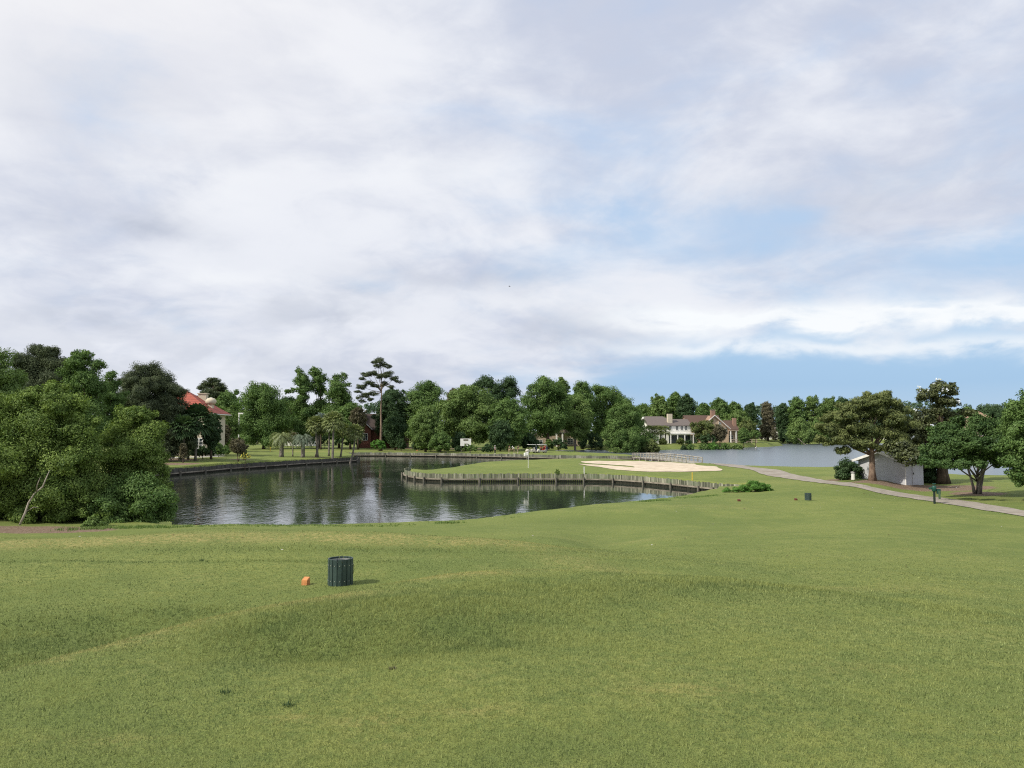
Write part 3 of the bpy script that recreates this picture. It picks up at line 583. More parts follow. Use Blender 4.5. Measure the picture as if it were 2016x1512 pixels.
mat('bark_brown', (0.13, 0.095, 0.07), (0.065, 0.05, 0.038), 6, 0.95, 0.8, 14, 0.1, stretch=(1, 1, 0.25)); mat('bark_grey', (0.24, 0.22, 0.19), (0.13, 0.115, 0.10), 6, 0.95, 0.7, 14, 0.1, stretch=(1, 1, 0.3))
mat('bark_pale', (0.42, 0.38, 0.32), (0.24, 0.21, 0.17), 5, 0.9, 0.6, 14, 0.1, stretch=(1, 1, 0.3)); mat('bark_pine', (0.27, 0.20, 0.15), (0.13, 0.09, 0.07), 5, 0.95, 0.8, 12, 0.1, stretch=(1, 1, 0.35))

DENS = 1.75
def unit(v): return v / (np.linalg.norm(v, axis=-1, keepdims=True) + 1e-9)
def crown_leaves(blobs, rng, lai, size, aspect=0.62, nsub=None, subr=0.36, up=0.25, tuft=False, fluff=1.0):
    P_, N_, T_ = [], [], []
    for (cx, cy, cz, rx, ry, rz) in blobs:
        c = np.array([cx, cy, cz]); r3 = np.array([rx, ry, rz]); rm = (rx * ry * rz) ** (1 / 3.)
        ns = nsub or int(np.clip(16 + rm * 5, 16, 46)); area = 4 * math.pi * ((rx * ry + ry * rz + rx * rz) / 3.0)
        d = unit(rng.normal(size=(ns, 3)) + np.array([0, 0, up])); pc = c + d * r3 * rng.uniform(0.35, 0.92, (ns, 1)); pr = subr * rng.uniform(0.6, 1.35, ns)
        tone = rng.normal(0.5, 0.2, ns)
        n = int(lai * DENS * area / (size * size * aspect * 0.5) * 0.5); n = max(n, 30)
        k = rng.choice(ns, n, p=(pr ** 2) / (pr ** 2).sum())
        dd = unit(rng.normal(size=(n, 3))); rad = rng.random((n, 1)) ** 0.45
        pos = pc[k] + dd * rad * (pr[k][:, None] * r3 * fluff)
        nr_ = unit(dd * 0.55 + unit((pos - c) / r3) * 0.55 + rng.normal(size=(n, 3)) * 0.55 + np.array([0, 0, 0.25]))
        P_.append(pos); N_.append(nr_); T_.append(np.clip(tone[k] + rng.normal(0, 0.15, n), 0, 1))
    return np.vstack(P_), np.vstack(N_), np.concatenate(T_)
def leaves_obj(name, pos, nrm, tint, size, aspect, rng, m, parent, droop=0.0):
    n = len(pos); s = size * rng.uniform(0.65, 1.35, (n, 1)); a = rng.normal(size=(n, 3)); a[:, 2] -= droop
    t = unit(a - nrm * (a * nrm).sum(1, keepdims=True)); b = np.cross(nrm, t)
    V = np.stack([pos + t * s * .5, pos + b * s * aspect * .5, pos - t * s * .5, pos - b * s * aspect * .5], 1)
    return quads_mesh(name, V, 4, m, parent, tint)
def shape_blobs(shape, w, z0, z1, rng, nb=None):
    h = z1 - z0; out = []
    prof = {'round': lambda t: math.sqrt(max(0, 1 - (2 * t - 1) ** 2)) ** 0.75, 'dome': lambda t: (1 - t ** 2.4) ** 0.5 * (0.75 + 0.25 * min(1, t * 4)), 'cone': lambda t: (1 - t) ** 0.75 * 0.95 + 0.08,
            'column': lambda t: 0.55 + 0.45 * math.sin(math.pi * min(1, t * 1.1)) if t < .85 else (1 - t) * 4.5, 'umbrella': lambda t: math.sqrt(max(0, 1 - (1.6 * t - 0.6) ** 2))}[shape]
    br = min(w, h * 0.5) * 0.42
    nb = nb or int(np.clip(9 + (h / max(w, .1)) * 9, 14, 34))
    for i in range(nb):
        t = (i + 0.5) / nb; an = i * 2.399 + rng.uniform(-.5, .5); r = br * rng.uniform(0.75, 1.3); pr = max(0.0, prof(t) * w - r * 0.75) * rng.uniform(0.75, 1.08)
        z = z0 + r * 0.5 + t * (h - r * 1.35); out.append((math.cos(an) * pr, math.sin(an) * pr, z, r * rng.uniform(.9, 1.2), r * rng.uniform(.9, 1.2), r * rng.uniform(.72, .95)))
    for i in range(max(3, int(h / (br * 1.6)))):
        t = (i + .7) / max(3, int(h / (br * 1.6))) * 0.85; out.append((rng.uniform(-.2, .2) * w, rng.uniform(-.2, .2) * w, z0 + t * h, br * 1.15, br * 1.15, br * 1.1))
    # a few sprigs breaking the outline
    for i in range(5):
        t = rng.uniform(0.45, 0.98); an = rng.uniform(0, 6.28); pr = prof(min(t, .97)) * w * rng.uniform(.85, 1.05); out.append((math.cos(an) * pr, math.sin(an) * pr, z0 + t * h, br * .42, br * .42, br * .42))
    return out
def limb_mesh(mb, blobs, zfork, r0, rng, top, maxn=14):
    bl = sorted(blobs, key=lambda b: -b[3])[:maxn]
    for (x, y, z, rx, ry, rz) in bl:
        zs = min(zfork + (z - zfork) * rng.uniform(0.0, 0.45), top * 0.9) if z > zfork else zfork
        s = Vector((0, 0, zs)); e = Vector((x, y, z)); m_ = s.lerp(e, 0.5) + Vector((rng.uniform(-.1, .1), rng.uniform(-.1, .1), -0.08)) * (e - s).length * .5
        rr = r0 * 0.42 * (1 - 0.5 * (zs / max(top, .1))); mb.tube([s, s.lerp(m_, .5), m_, m_.lerp(e, .55), e], [rr, rr * .85, rr * .65, rr * .45, rr * .2], 5)
TREE_I = [0]
def tree(name, label, px, D, hw, top, cb, shape='round', m='leaf_mid', group=None, cat='tree', bark='bark_brown', blobs=None, lai=1.15, size=None, rw=0.045, lean=0.0, aspect=0.62, droop=0.0, subr=0.40, stems=1, zb=None, flat=1.0, fork=None, petals=None, grow=None):
    TREE_I[0] += 1; rng = np.random.default_rng(1000 + TREE_I[0] * 17)
    x, y, gz_ = G(px, D); zb = gz_ - 0.05 if zb is None else zb
    s = D / F; w = hw * s; zt = PD(px, top, D)[2] - zb; zc = max(PD(px, cb, D)[2] - zb, 0.1)
    root = thing(name, label, cat, (x, y, zb), 0, group)
    if blobs:
        kx = grow if grow else (1.3 if not m.endswith('pine') else 1.42)
        B = [(PD(bx, by, D + dy_ * s * 4)[0] - x, dy_ * s * 4, PD(bx, by, D + dy_ * s * 4)[2] - zb, br * s * kx, br * s * kx * .95, br * s * (fl * 1.25 if fl < .56 else fl) * kx * .95) for (bx, by, br, dy_, fl) in blobs]
        for (x_, y_, z_, a_, b_, c_) in list(B):
            if a_ > 9 * s * kx: B.append((x_ * .8, y_ + a_ * rng.choice([-.9, .9]), z_ - c_ * .2, a_ * .7, a_ * .7, c_ * .7))
        zt -= 0.15 * blobs[0][2] * s * 0
    else: B = shape_blobs(shape, w, zc, zt, rng)
    size = size or 0.0015 * D + 0.035
    pos, nrm, tint = crown_leaves(B, rng, lai, size, aspect, subr=subr)
    pos[:, 2] = np.maximum(pos[:, 2], 0.06)
    leaves_obj('crown', pos, nrm, tint, size, aspect, rng, MATS[m], root, droop)
    if petals:
        oo = pos - np.array([0, 0, (zc + zt) / 2]); sec = (np.arctan2(oo[:, 1], oo[:, 0]) * 3.2).astype(int) * 40 + (pos[:, 2] / max(zt, .1) * 9).astype(int); sc_ = (oo ** 2).sum(1) * rng.uniform(.7, 1, len(oo)); k = []
        for sv in np.unique(sec): ix = np.where(sec == sv)[0]; k.append(ix[np.argmax(sc_[ix])])
        k = np.array(k); k = k[rng.permutation(len(k))[:petals[1]]]; q = pos[k] + unit(oo[k]) * 0.12
        pp = np.repeat(q, 7, 0) + rng.normal(size=(len(q) * 7, 3)) * petals[2] * .35
        leaves_obj('blossom', pp, unit(rng.normal(size=pp.shape) + np.array([-.3, -.6, .6])), rng.random(len(pp)), petals[2], 0.7, rng, MATS[petals[0]], root)
    mb = MB(); fk = fork if fork is not None else max(zc * 0.85, zt * 0.22); r0 = max(0.06, zt * rw * 0.5)
    for k in range(stems):
        an = k * 2.4; o_ = Vector((math.cos(an), math.sin(an), 0)) * (r0 * 1.2 if stems > 1 else 0); tipx = lean + (math.cos(an) * w * .35 if stems > 1 else 0); tipy = math.sin(an) * w * .3 if stems > 1 else 0
        H_ = zt * 0.86; pts = []; rad = []
        for j in range(9):
            t = j / 8; pts.append(o_ + Vector((tipx * t ** 1.3 + rng.uniform(-.03, .03) * H_ * .3 * t, tipy * t ** 1.2 + rng.uniform(-.03, .03) * H_ * .3 * t, H_ * t))); rad.append(r0 * (1.35 if j == 0 else 1) * (1 - 0.86 * t) * (1 if stems == 1 else .7))
        mb.tube(pts, rad, 9)
    limb_mesh(mb, B, fk, r0, rng, zt)
    mb.build('trunk', MATS[bark], root, True)
    return root

# ================================================================ TREES
def B(*a): return [(x, y, r, (k[0] if k else 0), (k[1] if len(k) > 1 else 0.85)) for (x, y, r, *k) in a]
leaf_mat('leaf_deep', (0.034, 0.066, 0.018), (0.098, 0.150, 0.036))
# --- bank of shrubs and trees beside the near water
tree('bank_tree', 'large olive-green tree with drooping leafy sprays, rooted on the straw bank by the near water', 75, 40.2, 130, 750, 1020, m='leaf_willow', size=0.12, aspect=0.42, droop=0.7, lai=1.35, bark='bark_pale', group='shrubby trees on the near pond bank',
     blobs=B((105, 790, 42, 1), (50, 810, 42, 0), (145, 800, 30, 2), (10, 850, 50, 0), (90, 850, 60, 1), (150, 850, 40, -1), (40, 900, 60, -1), (120, 910, 60, 0), (-20, 900, 60, 1), (175, 900, 40, 1), (60, 960, 62, 0), (150, 960, 50, 1), (-30, 960, 60, 0), (20, 990, 45, 1.5), (110, 765, 20, 0), (70, 778, 20, 0), (95, 757, 9, 0), (128, 762, 9, 0), (30, 790, 11, 0), (160, 782, 9, 0), (190, 830, 10, 0), (55, 775, 9, 0), (180, 870, 12, -2), (10, 800, 10, 0), (160, 1000, 34, 1), (-10, 800, 35, 2), (80, 1000, 40, 2), (175, 985, 30, -2), (205, 1005, 22, -2), (120, 1010, 26, -3), (-40, 1005, 30, -1)), rw=0.03, subr=.42, grow=1.12)
tree('bank_tree', 'yellow-green tree beside the darker bush that overhangs the pond', 262, 43.5, 75, 800, 1000, m='leaf_willow', size=0.12, aspect=0.42, droop=0.7, lai=1.35, group='shrubby trees on the near pond bank',
     blobs=B((265, 832, 32, 0), (300, 850, 26, 1), (230, 855, 32, 0), (275, 880, 45, 0), (225, 905, 38, -1), (310, 905, 22, 0), (262, 940, 46, 0), (300, 955, 30, 0), (215, 960, 36, 1), (240, 815, 18, 0), (290, 818, 16, 0), (262, 806, 8, 0), (280, 804, 7, 0), (318, 838, 9, 0), (206, 872, 10, 0), (322, 925, 14, 0), (325, 960, 14, 0), (250, 985, 30, 0), (300, 990, 26, 0)), rw=0.03, subr=.42, grow=1.12)
tree('overhanging_bush', 'dark green bush spilling down to the pond edge under the yellow-green tree', 265, 41, 90, 930, 1035, m='leaf_mid', size=0.13, aspect=0.42, droop=0.8, lai=1.5, cat='bush', group='bushes at the near pond edge',
     blobs=B((215, 985, 40, 0), (265, 970, 45, 0.5), (310, 990, 36, 0), (250, 1015, 34, -0.5), (325, 1018, 24, 0), (185, 1018, 26, 0), (295, 1028, 26, -.5), (290, 955, 22, 0), (215, 1030, 22, -.8), (335, 1005, 16, 0), (330, 970, 14, 0), (240, 1036, 18, -1), (160, 1034, 18, -1)), rw=0.03, subr=.42, grow=1.12)
tree('drooping_shrub', 'small pale-leaved shrub drooping over the grass edge at the foot of the bank bushes', 187, 37.6, 20, 1018, 1044, m='leaf_light', size=0.11, aspect=0.35, droop=1.2, lai=1.4, cat='bush', blobs=B((178, 1030, 12, 0), (196, 1028, 13, 0), (188, 1036, 11, 0)))
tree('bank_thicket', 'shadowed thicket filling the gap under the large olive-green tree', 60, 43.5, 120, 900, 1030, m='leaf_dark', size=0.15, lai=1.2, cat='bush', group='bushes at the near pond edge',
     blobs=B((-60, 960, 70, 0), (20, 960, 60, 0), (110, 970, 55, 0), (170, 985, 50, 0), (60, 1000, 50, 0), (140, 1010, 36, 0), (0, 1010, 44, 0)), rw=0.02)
# pale leaning trunk
x, y, z = G(45, 37.8); k = 37.8 / F
lt = thing('leaning_tree', 'thin pale bare trunk leaning towards the water in front of the dark bank foliage', 'tree', (x, y, z - 0.05))
mb = MB().tube([(0, 0, 0), (8 * k, 0.1, 25 * k), (14 * k, .1, 45 * k), (22 * k, .2, 62 * k), (36 * k, .3, 76 * k), (41 * k, .3, 90 * k), (46 * k, .4, 108 * k)], [.055, .05, .045, .04, .035, .03, .015], 8)
mb.tube([(26 * k, .2, 66 * k), (30 * k, .1, 80 * k), (38 * k, 0, 96 * k)], [.03, .025, .01], 6); mb.tube([(10 * k, .1, 28 * k), (20 * k, .3, 36 * k), (30 * k, .3, 34 * k)], [.02, .018, .008], 5)
mb.build('trunk', MATS['bark_pale'], lt, True)
# --- trees behind them
BACK = 'tall trees behind the near bank'
tree('broadleaf_tree', 'bright green tree cut by the picture edge, beyond the olive-green bank tree', -12, 66, 55, 688, 930, m='leaf_light', group=BACK, blobs=B((-10, 715, 28, 0), (15, 740, 26, 0), (-30, 760, 40, 0), (15, 790, 34, 1), (-20, 820, 44, 0), (10, 870, 40, 0), (-40, 880, 40, 0)), lai=1.3)
tree('pine_tree', 'wide brownish-dark pine crown standing above the olive-green bank tree', 85, 80, 55, 683, 930, m='leaf_pine', group=BACK, aspect=.4, bark='bark_pine', blobs=B((75, 706, 24, 0), (105, 715, 25, 1), (45, 712, 20, 0), (60, 740, 32, 0), (110, 745, 30, 0), (40, 765, 30, 1), (90, 780, 40, 0), (65, 820, 38, 0), (120, 800, 26, 0), (75, 690, 12, 0), (100, 694, 12, 0)), lai=1.4)
tree('broadleaf_tree', 'tall mid-green tree with two leafy peaks beside the brownish pine', 168, 76, 40, 690, 930, m='leaf_mid', group=BACK, blobs=B((158, 712, 20, 0), (192, 718, 13, 0), (150, 735, 22, 1), (180, 745, 24, 0), (160, 770, 32, 0), (195, 765, 16, 0), (170, 810, 34, 0), (150, 850, 34, 0), (195, 850, 26, 0), (172, 698, 10, 0), (150, 700, 10, 0)), lai=1.35)
tree('broadleaf_tree', 'narrow pointed green tree between the two-peaked tree and the domed dark pine', 222, 86, 25, 722, 930, m='leaf_mid', group=BACK, blobs=B((222, 738, 10, 0), (218, 760, 17, 0), (230, 780, 20, 0), (208, 790, 22, 0), (222, 820, 26, 0), (215, 860, 26, 0)), lai=1.3)
tree('pine_tree', 'domed dark pine in front of the red tiled roof', 300, 114, 62, 718, 900, m='leaf_pine', group=BACK, aspect=.4, bark='bark_pine', stems=2,
     blobs=B((290, 742, 24, 0), (262, 750, 20, 0), (315, 755, 22, 0), (244, 752, 9, 0), (330, 775, 20, 0), (285, 775, 30, 0), (250, 785, 26, 0), (340, 790, 14, 0), (310, 805, 30, 0), (270, 820, 32, 0), (335, 828, 22, 0), (300, 850, 28, 0), (340, 862, 22, 0), (350, 770, 14, 0), (352, 800, 14, 0), (362, 850, 14, -3), (240, 830, 26, 0), (260, 870, 28, 0), (275, 728, 11, 0), (300, 730, 12, 0), (350, 885, 16, -2), (372, 872, 12, -2), (320, 880, 22, 0)), lai=1.5)
tree('broadleaf_tree', 'dark leafy tree hiding the wall of the red roofed house', 372, 121, 22, 815, 900, m='leaf_dark', blobs=B((362, 835, 16, 0), (384, 838, 12, 0), (370, 856, 16, 0), (358, 870, 14, 0), (375, 880, 10, 0)), lai=1.4, zb=None)
# --- around and beyond the red roofed house
tree('pine_tree', 'distant flat-topped pine rising beyond the rounded chimney of the red roofed house', 418, 255, 30, 743, 800, m='leaf_pine', bark='bark_pine', group='tall pines above the tree line', aspect=.4,
     blobs=B((420, 750, 10, 0, .45), (407, 757, 10, 2, .45), (432, 760, 10, -2, .45), (398, 764, 8, 0, .4), (440, 765, 8, 1, .4), (412, 772, 13, 0, .45), (428, 775, 12, 0, .5), (420, 785, 12, 0, .5), (437, 772, 8, 2, .4)), lai=1.5, fork=10)
LINE = 'trees of the far tree line'
tree('broadleaf_tree', 'mid-green tree just beyond the rounded chimney of the red roofed house', 448, 235, 30, 766, 870, 'round', 'leaf_mid', LINE)
tree('broadleaf_tree', 'dark rounded tree peeping out behind the roof ridge of the red roofed house', 385, 225, 30, 776, 870, 'round', 'leaf_dark', LINE)
tree('broadleaf_tree', 'light green tree beside the cream chimney, over the garden hedges', 440, 165, 34, 800, 880, 'round', 'leaf_light', LINE, size=.3)
tree('ornamental_tree', 'thin brownish-leaved tree behind the hedges of the red roofed house', 439, 148, 15, 832, 876, 'round', 'leaf_russet', lai=.8, size=.26)
tree('broadleaf_tree', 'big deep-green round tree beside the white lamp column', 520, 188, 48, 758, 882, m='leaf_mid', group=LINE, blobs=B((505, 772, 18, 0), (530, 778, 20, 0), (490, 790, 18, 0), (545, 800, 20, 0), (515, 805, 30, 0), (485, 825, 22, 0), (545, 830, 24, 0), (515, 845, 30, 0), (490, 858, 20, 0), (540, 862, 20, 0), (520, 762, 9, 0)), lai=1.35)
tree('broadleaf_tree', 'dusky green tree behind the cream walled house', 565, 250, 30, 778, 860, 'round', 'leaf_dark', LINE)
tree('broadleaf_tree', 'dull olive tree filling the dip between the round tree and the three plumed trees', 558, 215, 20, 790, 860, 'round', 'leaf_olive', LINE)
PL = 'tall plume-crowned trees'
tree('plumed_tree', 'first of three tall plumed trees, with a side branch reaching over the cream house', 596, 200, 30, 722, 872, m='leaf_mid', group=PL, rw=.03, fork=8, blobs=B((589, 733, 7, 0, 1.2), (594, 748, 12, 0, 1), (600, 765, 13, 0), (598, 782, 11, 0), (578, 768, 7, 0, .6), (567, 771, 7, 0, .5), (606, 755, 8, 0), (590, 800, 16, 0), (610, 812, 16, 0), (585, 830, 20, 0), (605, 845, 20, 0)), lai=1.4)
tree('plumed_tree', 'middle one of the three tall plumed trees, its head rounded and narrow', 630, 203, 26, 725, 872, m='leaf_mid', group=PL, rw=.03, fork=8, blobs=B((624, 735, 11, 0, 1), (632, 745, 12, 0), (622, 760, 12, 0), (636, 768, 9, 0), (628, 775, 8, 0), (630, 800, 16, 0), (645, 815, 18, 0), (622, 825, 18, 0), (640, 845, 22, 0), (618, 728, 6, 0)), lai=1.4)
tree('plumed_tree', 'widest of the three tall plumed trees, nearest the tall lone pine', 668, 198, 32, 735, 872, m='leaf_mid', group=PL, rw=.03, fork=8, blobs=B((660, 748, 9, 0, 1.2), (676, 742, 8, 0, 1), (668, 762, 17, 0), (684, 757, 6, 0, .6), (655, 775, 13, 0), (678, 782, 15, 0), (665, 800, 20, 0), (685, 810, 18, 0), (655, 820, 20, 0), (680, 835, 20, 0), (665, 850, 20, 0)), lai=1.4)
tree('broadleaf_tree', 'dark green tree crowding the palm clump from behind', 690, 192, 26, 790, 870, 'round', 'leaf_mid', LINE)
tree('ornamental_tree', 'russet-leaved tree beside the dark brick house', 705, 190, 18, 800, 845, 'round', 'leaf_russet', size=.3)
tree('silver_tree', 'small grey-green tree behind the palm clump', 632, 186, 17, 812, 850, 'round', 'leaf_grey', size=.3, lai=.8)
tree('pine_tree', 'tallest pine, layered flat boughs on a bare trunk in front of the brick house', 750, 184, 45, 703, 800, m='leaf_pine', bark='bark_pine', group='tall pines above the tree line', aspect=.35, size=.26, rw=.03, fork=14,
     blobs=B((746, 710, 9, 0, .5), (736, 714, 6, 1, .4), (756, 718, 7, 0, .45), (766, 722, 6, 0, .4), (744, 722, 7, 0, .5), (722, 738, 9, 1, .35), (734, 735, 9, 0, .4), (714, 745, 6, 0, .4), (748, 740, 8, 0, .45), (762, 738, 10, -1, .45), (776, 745, 8, 0, .4), (784, 752, 6, 0, .4), (728, 756, 9, 0, .4), (712, 762, 9, 1, .4), (741, 760, 7, 0, .4), (704, 771, 6, 0, .4), (758, 756, 8, 1, .4), (735, 775, 8, -1, .4), (718, 778, 9, 1, .4), (712, 790, 6, 0, .4), (728, 786, 6, 0, .4), (706, 784, 5, 0, .4), (770, 762, 6, 0, .4)), lai=1.3)
tree('broadleaf_tree', 'dark oak beside the bare trunk of the tallest pine', 772, 205, 34, 762, 870, 'round', 'leaf_dark', LINE, lai=1.3)
tree('broadleaf_tree', 'low dark tree shading the arched window of the brick house', 778, 190, 22, 812, 878, 'round', 'leaf_dark', LINE)
tree('broadleaf_tree', 'upright leafy green tree between the dark oak and the widest light crown', 836, 205, 38, 752, 872, m='leaf_mid', group=LINE, blobs=B((838, 766, 18, 0), (815, 778, 15, 0), (858, 772, 13, 0), (835, 795, 28, 0), (810, 805, 18, 0), (862, 800, 18, 0), (830, 830, 28, 0), (855, 845, 22, 0), (812, 850, 20, 0), (845, 757, 8, 0)), lai=1.35)
tree('broadleaf_tree', 'bushy light green tree just above the white shirted golfer', 838, 180, 32, 798, 884, m='leaf_light', group=LINE, shape='round', size=.3, lai=1.2)
tree('broadleaf_tree', 'widest light green tree, spreading over the white notice board', 922, 192, 60, 758, 880, m='leaf_light', group=LINE, size=.33, blobs=B((920, 773, 18, 0), (900, 785, 18, 0), (945, 785, 20, 0), (880, 805, 20, 0), (920, 805, 28, 0), (960, 805, 20, 0), (890, 830, 26, 0), (935, 835, 28, 0), (970, 838, 20, 0), (870, 845, 18, 0), (905, 852, 20, 0), (950, 858, 18, 0), (910, 764, 9, 0), (932, 766, 9, 0)), lai=1.3)
tree('broadleaf_tree', 'dark double-headed tree rising behind the widest light crown', 975, 235, 46, 740, 870, m='leaf_dark', group=LINE, blobs=B((958, 752, 14, 0), (1003, 758, 16, 0), (978, 765, 16, 0), (940, 760, 10, 0), (1008, 775, 14, 0), (970, 785, 24, 0), (1000, 800, 22, 0), (950, 800, 24, 0)), lai=1.35)
tree('broadleaf_tree', 'small brownish-crowned tree peeping between two green crowns', 893, 235, 20, 762, 850, 'round', 'leaf_russet', LINE)
tree('broadleaf_tree', 'mid-green tree above the bending golfers', 1000, 188, 40, 782, 880, 'round', 'leaf_mid', LINE, size=.33)
tree('broadleaf_tree', 'low bushy tree with dark shade beneath, behind the golfer in grey', 985, 181, 24, 825, 885, 'round', 'leaf_dark', LINE, size=.3)
tree('broadleaf_tree', 'tall full green tree directly behind the golf carts', 1078, 212, 45, 743, 872, m='leaf_mid', group=LINE, blobs=B((1075, 758, 18, 0), (1055, 768, 15, 0), (1098, 765, 14, 0), (1045, 790, 18, 0), (1080, 785, 26, 0), (1110, 790, 16, 0), (1060, 815, 24, 0), (1095, 820, 24, 0), (1045, 838, 18, 0), (1080, 845, 20, 0), (1068, 748, 8, 0)), lai=1.3)
tree('broadleaf_tree', 'pale-topped tree peeping over the tall tree behind the carts', 1106, 245, 20, 741, 850, 'round', 'leaf_light', LINE)
tree('broadleaf_tree', 'round green tree whose top follows the pale-topped one', 1146, 232, 28, 748, 870, 'round', 'leaf_mid', LINE)
tree('broadleaf_tree', 'lighter front tree on a straight pale trunk at the channel bank', 1132, 222, 32, 776, 878, m='leaf_light', group=LINE, bark='bark_grey', blobs=B((1133, 790, 14, 0), (1118, 805, 16, 0), (1150, 805, 15, 0), (1132, 820, 20, 0), (1113, 832, 15, 0), (1152, 830, 16, 0), (1130, 848, 16, 0), (1145, 852, 12, 0)), lai=1.25)
tree('broadleaf_tree', 'green tree with a long slope of crown falling towards the white house', 1195, 238, 46, 752, 872, m='leaf_mid', group=LINE, blobs=B((1178, 768, 14, 0), (1195, 778, 18, 0), (1215, 785, 16, 0), (1235, 798, 15, 0), (1175, 800, 20, 0), (1205, 815, 24, 0), (1240, 822, 18, 0), (1185, 840, 22, 0), (1222, 845, 20, 0)), lai=1.3)
tree('cypress_tree', 'large dark feathery tree hanging over the water by the bridge end', 1232, 204, 55, 783, 888, m='leaf_mid', group=None, size=.36, aspect=.45, blobs=B((1228, 798, 14, 0), (1215, 812, 16, 0), (1245, 815, 16, 0), (1228, 832, 22, 0), (1205, 835, 14, 0), (1255, 838, 15, 0), (1215, 855, 20, 0), (1250, 858, 22, 0), (1275, 868, 15, 0), (1198, 858, 12, 0), (1235, 875, 20, 0), (1268, 880, 13, 0), (1205, 876, 12, 0)), lai=1.5, fork=2)
tree('shore_shrub', 'yellowish shrub at the waterside next to the white house', 1283, 202, 17, 864, 892, 'dome', 'leaf_olive', cat='bush', size=.3, lai=1.4)
tree('shore_shrub', 'low pale waterside growth under the feathery tree', 1212, 198, 16, 880, 892, 'dome', 'leaf_light', cat='bush', size=.28, lai=1.2)
# --- beyond the white and the tan house
HB = 'trees behind the lakeside houses'
for (px, D, hw, top, cb, shp, m_, lb) in (
    (1268, 300, 22, 792, 860, 'round', 'leaf_mid', 'low green tree just left unlit between the feathery tree and the white house'.replace('left unlit', 'showing')),
    (1300, 292, 24, 777, 850, 'round', 'leaf_light', 'light green tree behind the roof peak of the white house'),
    (1330, 300, 20, 769, 850, 'round', 'leaf_mid', 'highest tree above the cream chimney of the white house'),
    (1352, 290, 20, 775, 850, 'round', 'leaf_dark', 'very dark round crown between the white house and the tan house roofs'),
    (1385, 310, 20, 792, 850, 'round', 'leaf_mid', 'mid-green tree rising behind the brown ridge of the tan house'),
    (1417, 318, 22, 783, 850, 'round', 'leaf_mid', 'rounded tree behind the brick chimney of the tan house'),
    (1447, 325, 18, 789, 850, 'round', 'leaf_mid', 'green tree above the low brown wing of the tan house'),
    (1452, 285, 26, 806, 862, 'round', 'leaf_light', 'light yellow-green tree at the side of the tan house'),
    (1477, 330, 16, 792, 860, 'round', 'leaf_dark', 'dark tree next to the brownish cone-shaped tree'),
    (1470, 278, 20, 826, 870, 'round', 'leaf_olive', 'olive-leaved garden tree beside the tan house porch'),
    (1512, 335, 20, 789, 872, 'cone', 'leaf_russet', 'brownish cone-shaped tree in front of the long white building'),
    (1543, 350, 18, 792, 866, 'round', 'leaf_dark', 'dark tree between the brownish cone and the taller pale green trees'),
    (1570, 345, 20, 780, 866, 'round', 'leaf_mid', 'tall green tree over the cove of the lake'),
    (1600, 345, 20, 777, 866, 'round', 'leaf_light', 'pale green tree at the tip of the near pine boughs'),
    (1632, 350, 22, 781, 866, 'round', 'leaf_light', 'pale tree half hidden by the near pine crown'),
    (1660, 352, 22, 779, 866, 'round', 'leaf_dark', 'dark smooth-topped tree showing above the near pine boughs'),
    (1575, 320, 26, 822, 872, 'dome', 'leaf_light', 'low spreading tree with a pale leaning limb on the far shore'),
    (1612, 325, 24, 828, 872, 'dome', 'leaf_mid', 'low wide tree next to the one with a pale limb on the far shore'),
    (1645, 325, 24, 832, 872, 'dome', 'leaf_olive', 'olive tree on the far shore behind the near pine boughs'),
    (1550, 335, 16, 846, 872, 'dome', 'leaf_dark', 'dark shrub mass beside the long white building'),
    (1906, 350, 22, 799, 860, 'round', 'leaf_mid', 'distant tree beside the pointed brown roof'),
    (1952, 340, 26, 799, 860, 'round', 'leaf_dark', 'distant dark tree right behind the pointed brown roof')):
    tree('broadleaf_tree', lb, px, D, hw, top, cb, shp, m_, HB if top < 815 else 'low trees on the far shore', lai=1.15)
x, y, z = G(1592, 316)
lm = thing('leaning_limb', 'pale bare limb leaning from the low spreading tree on the far shore', 'tree', (x, y, z)); MB().tube([(0, 0, 0), (-1.5, 0, 1.6), (-4.5, 0, 4.2)], [.28, .22, .1], 6).build('trunk', MATS['bark_pale'], lm)
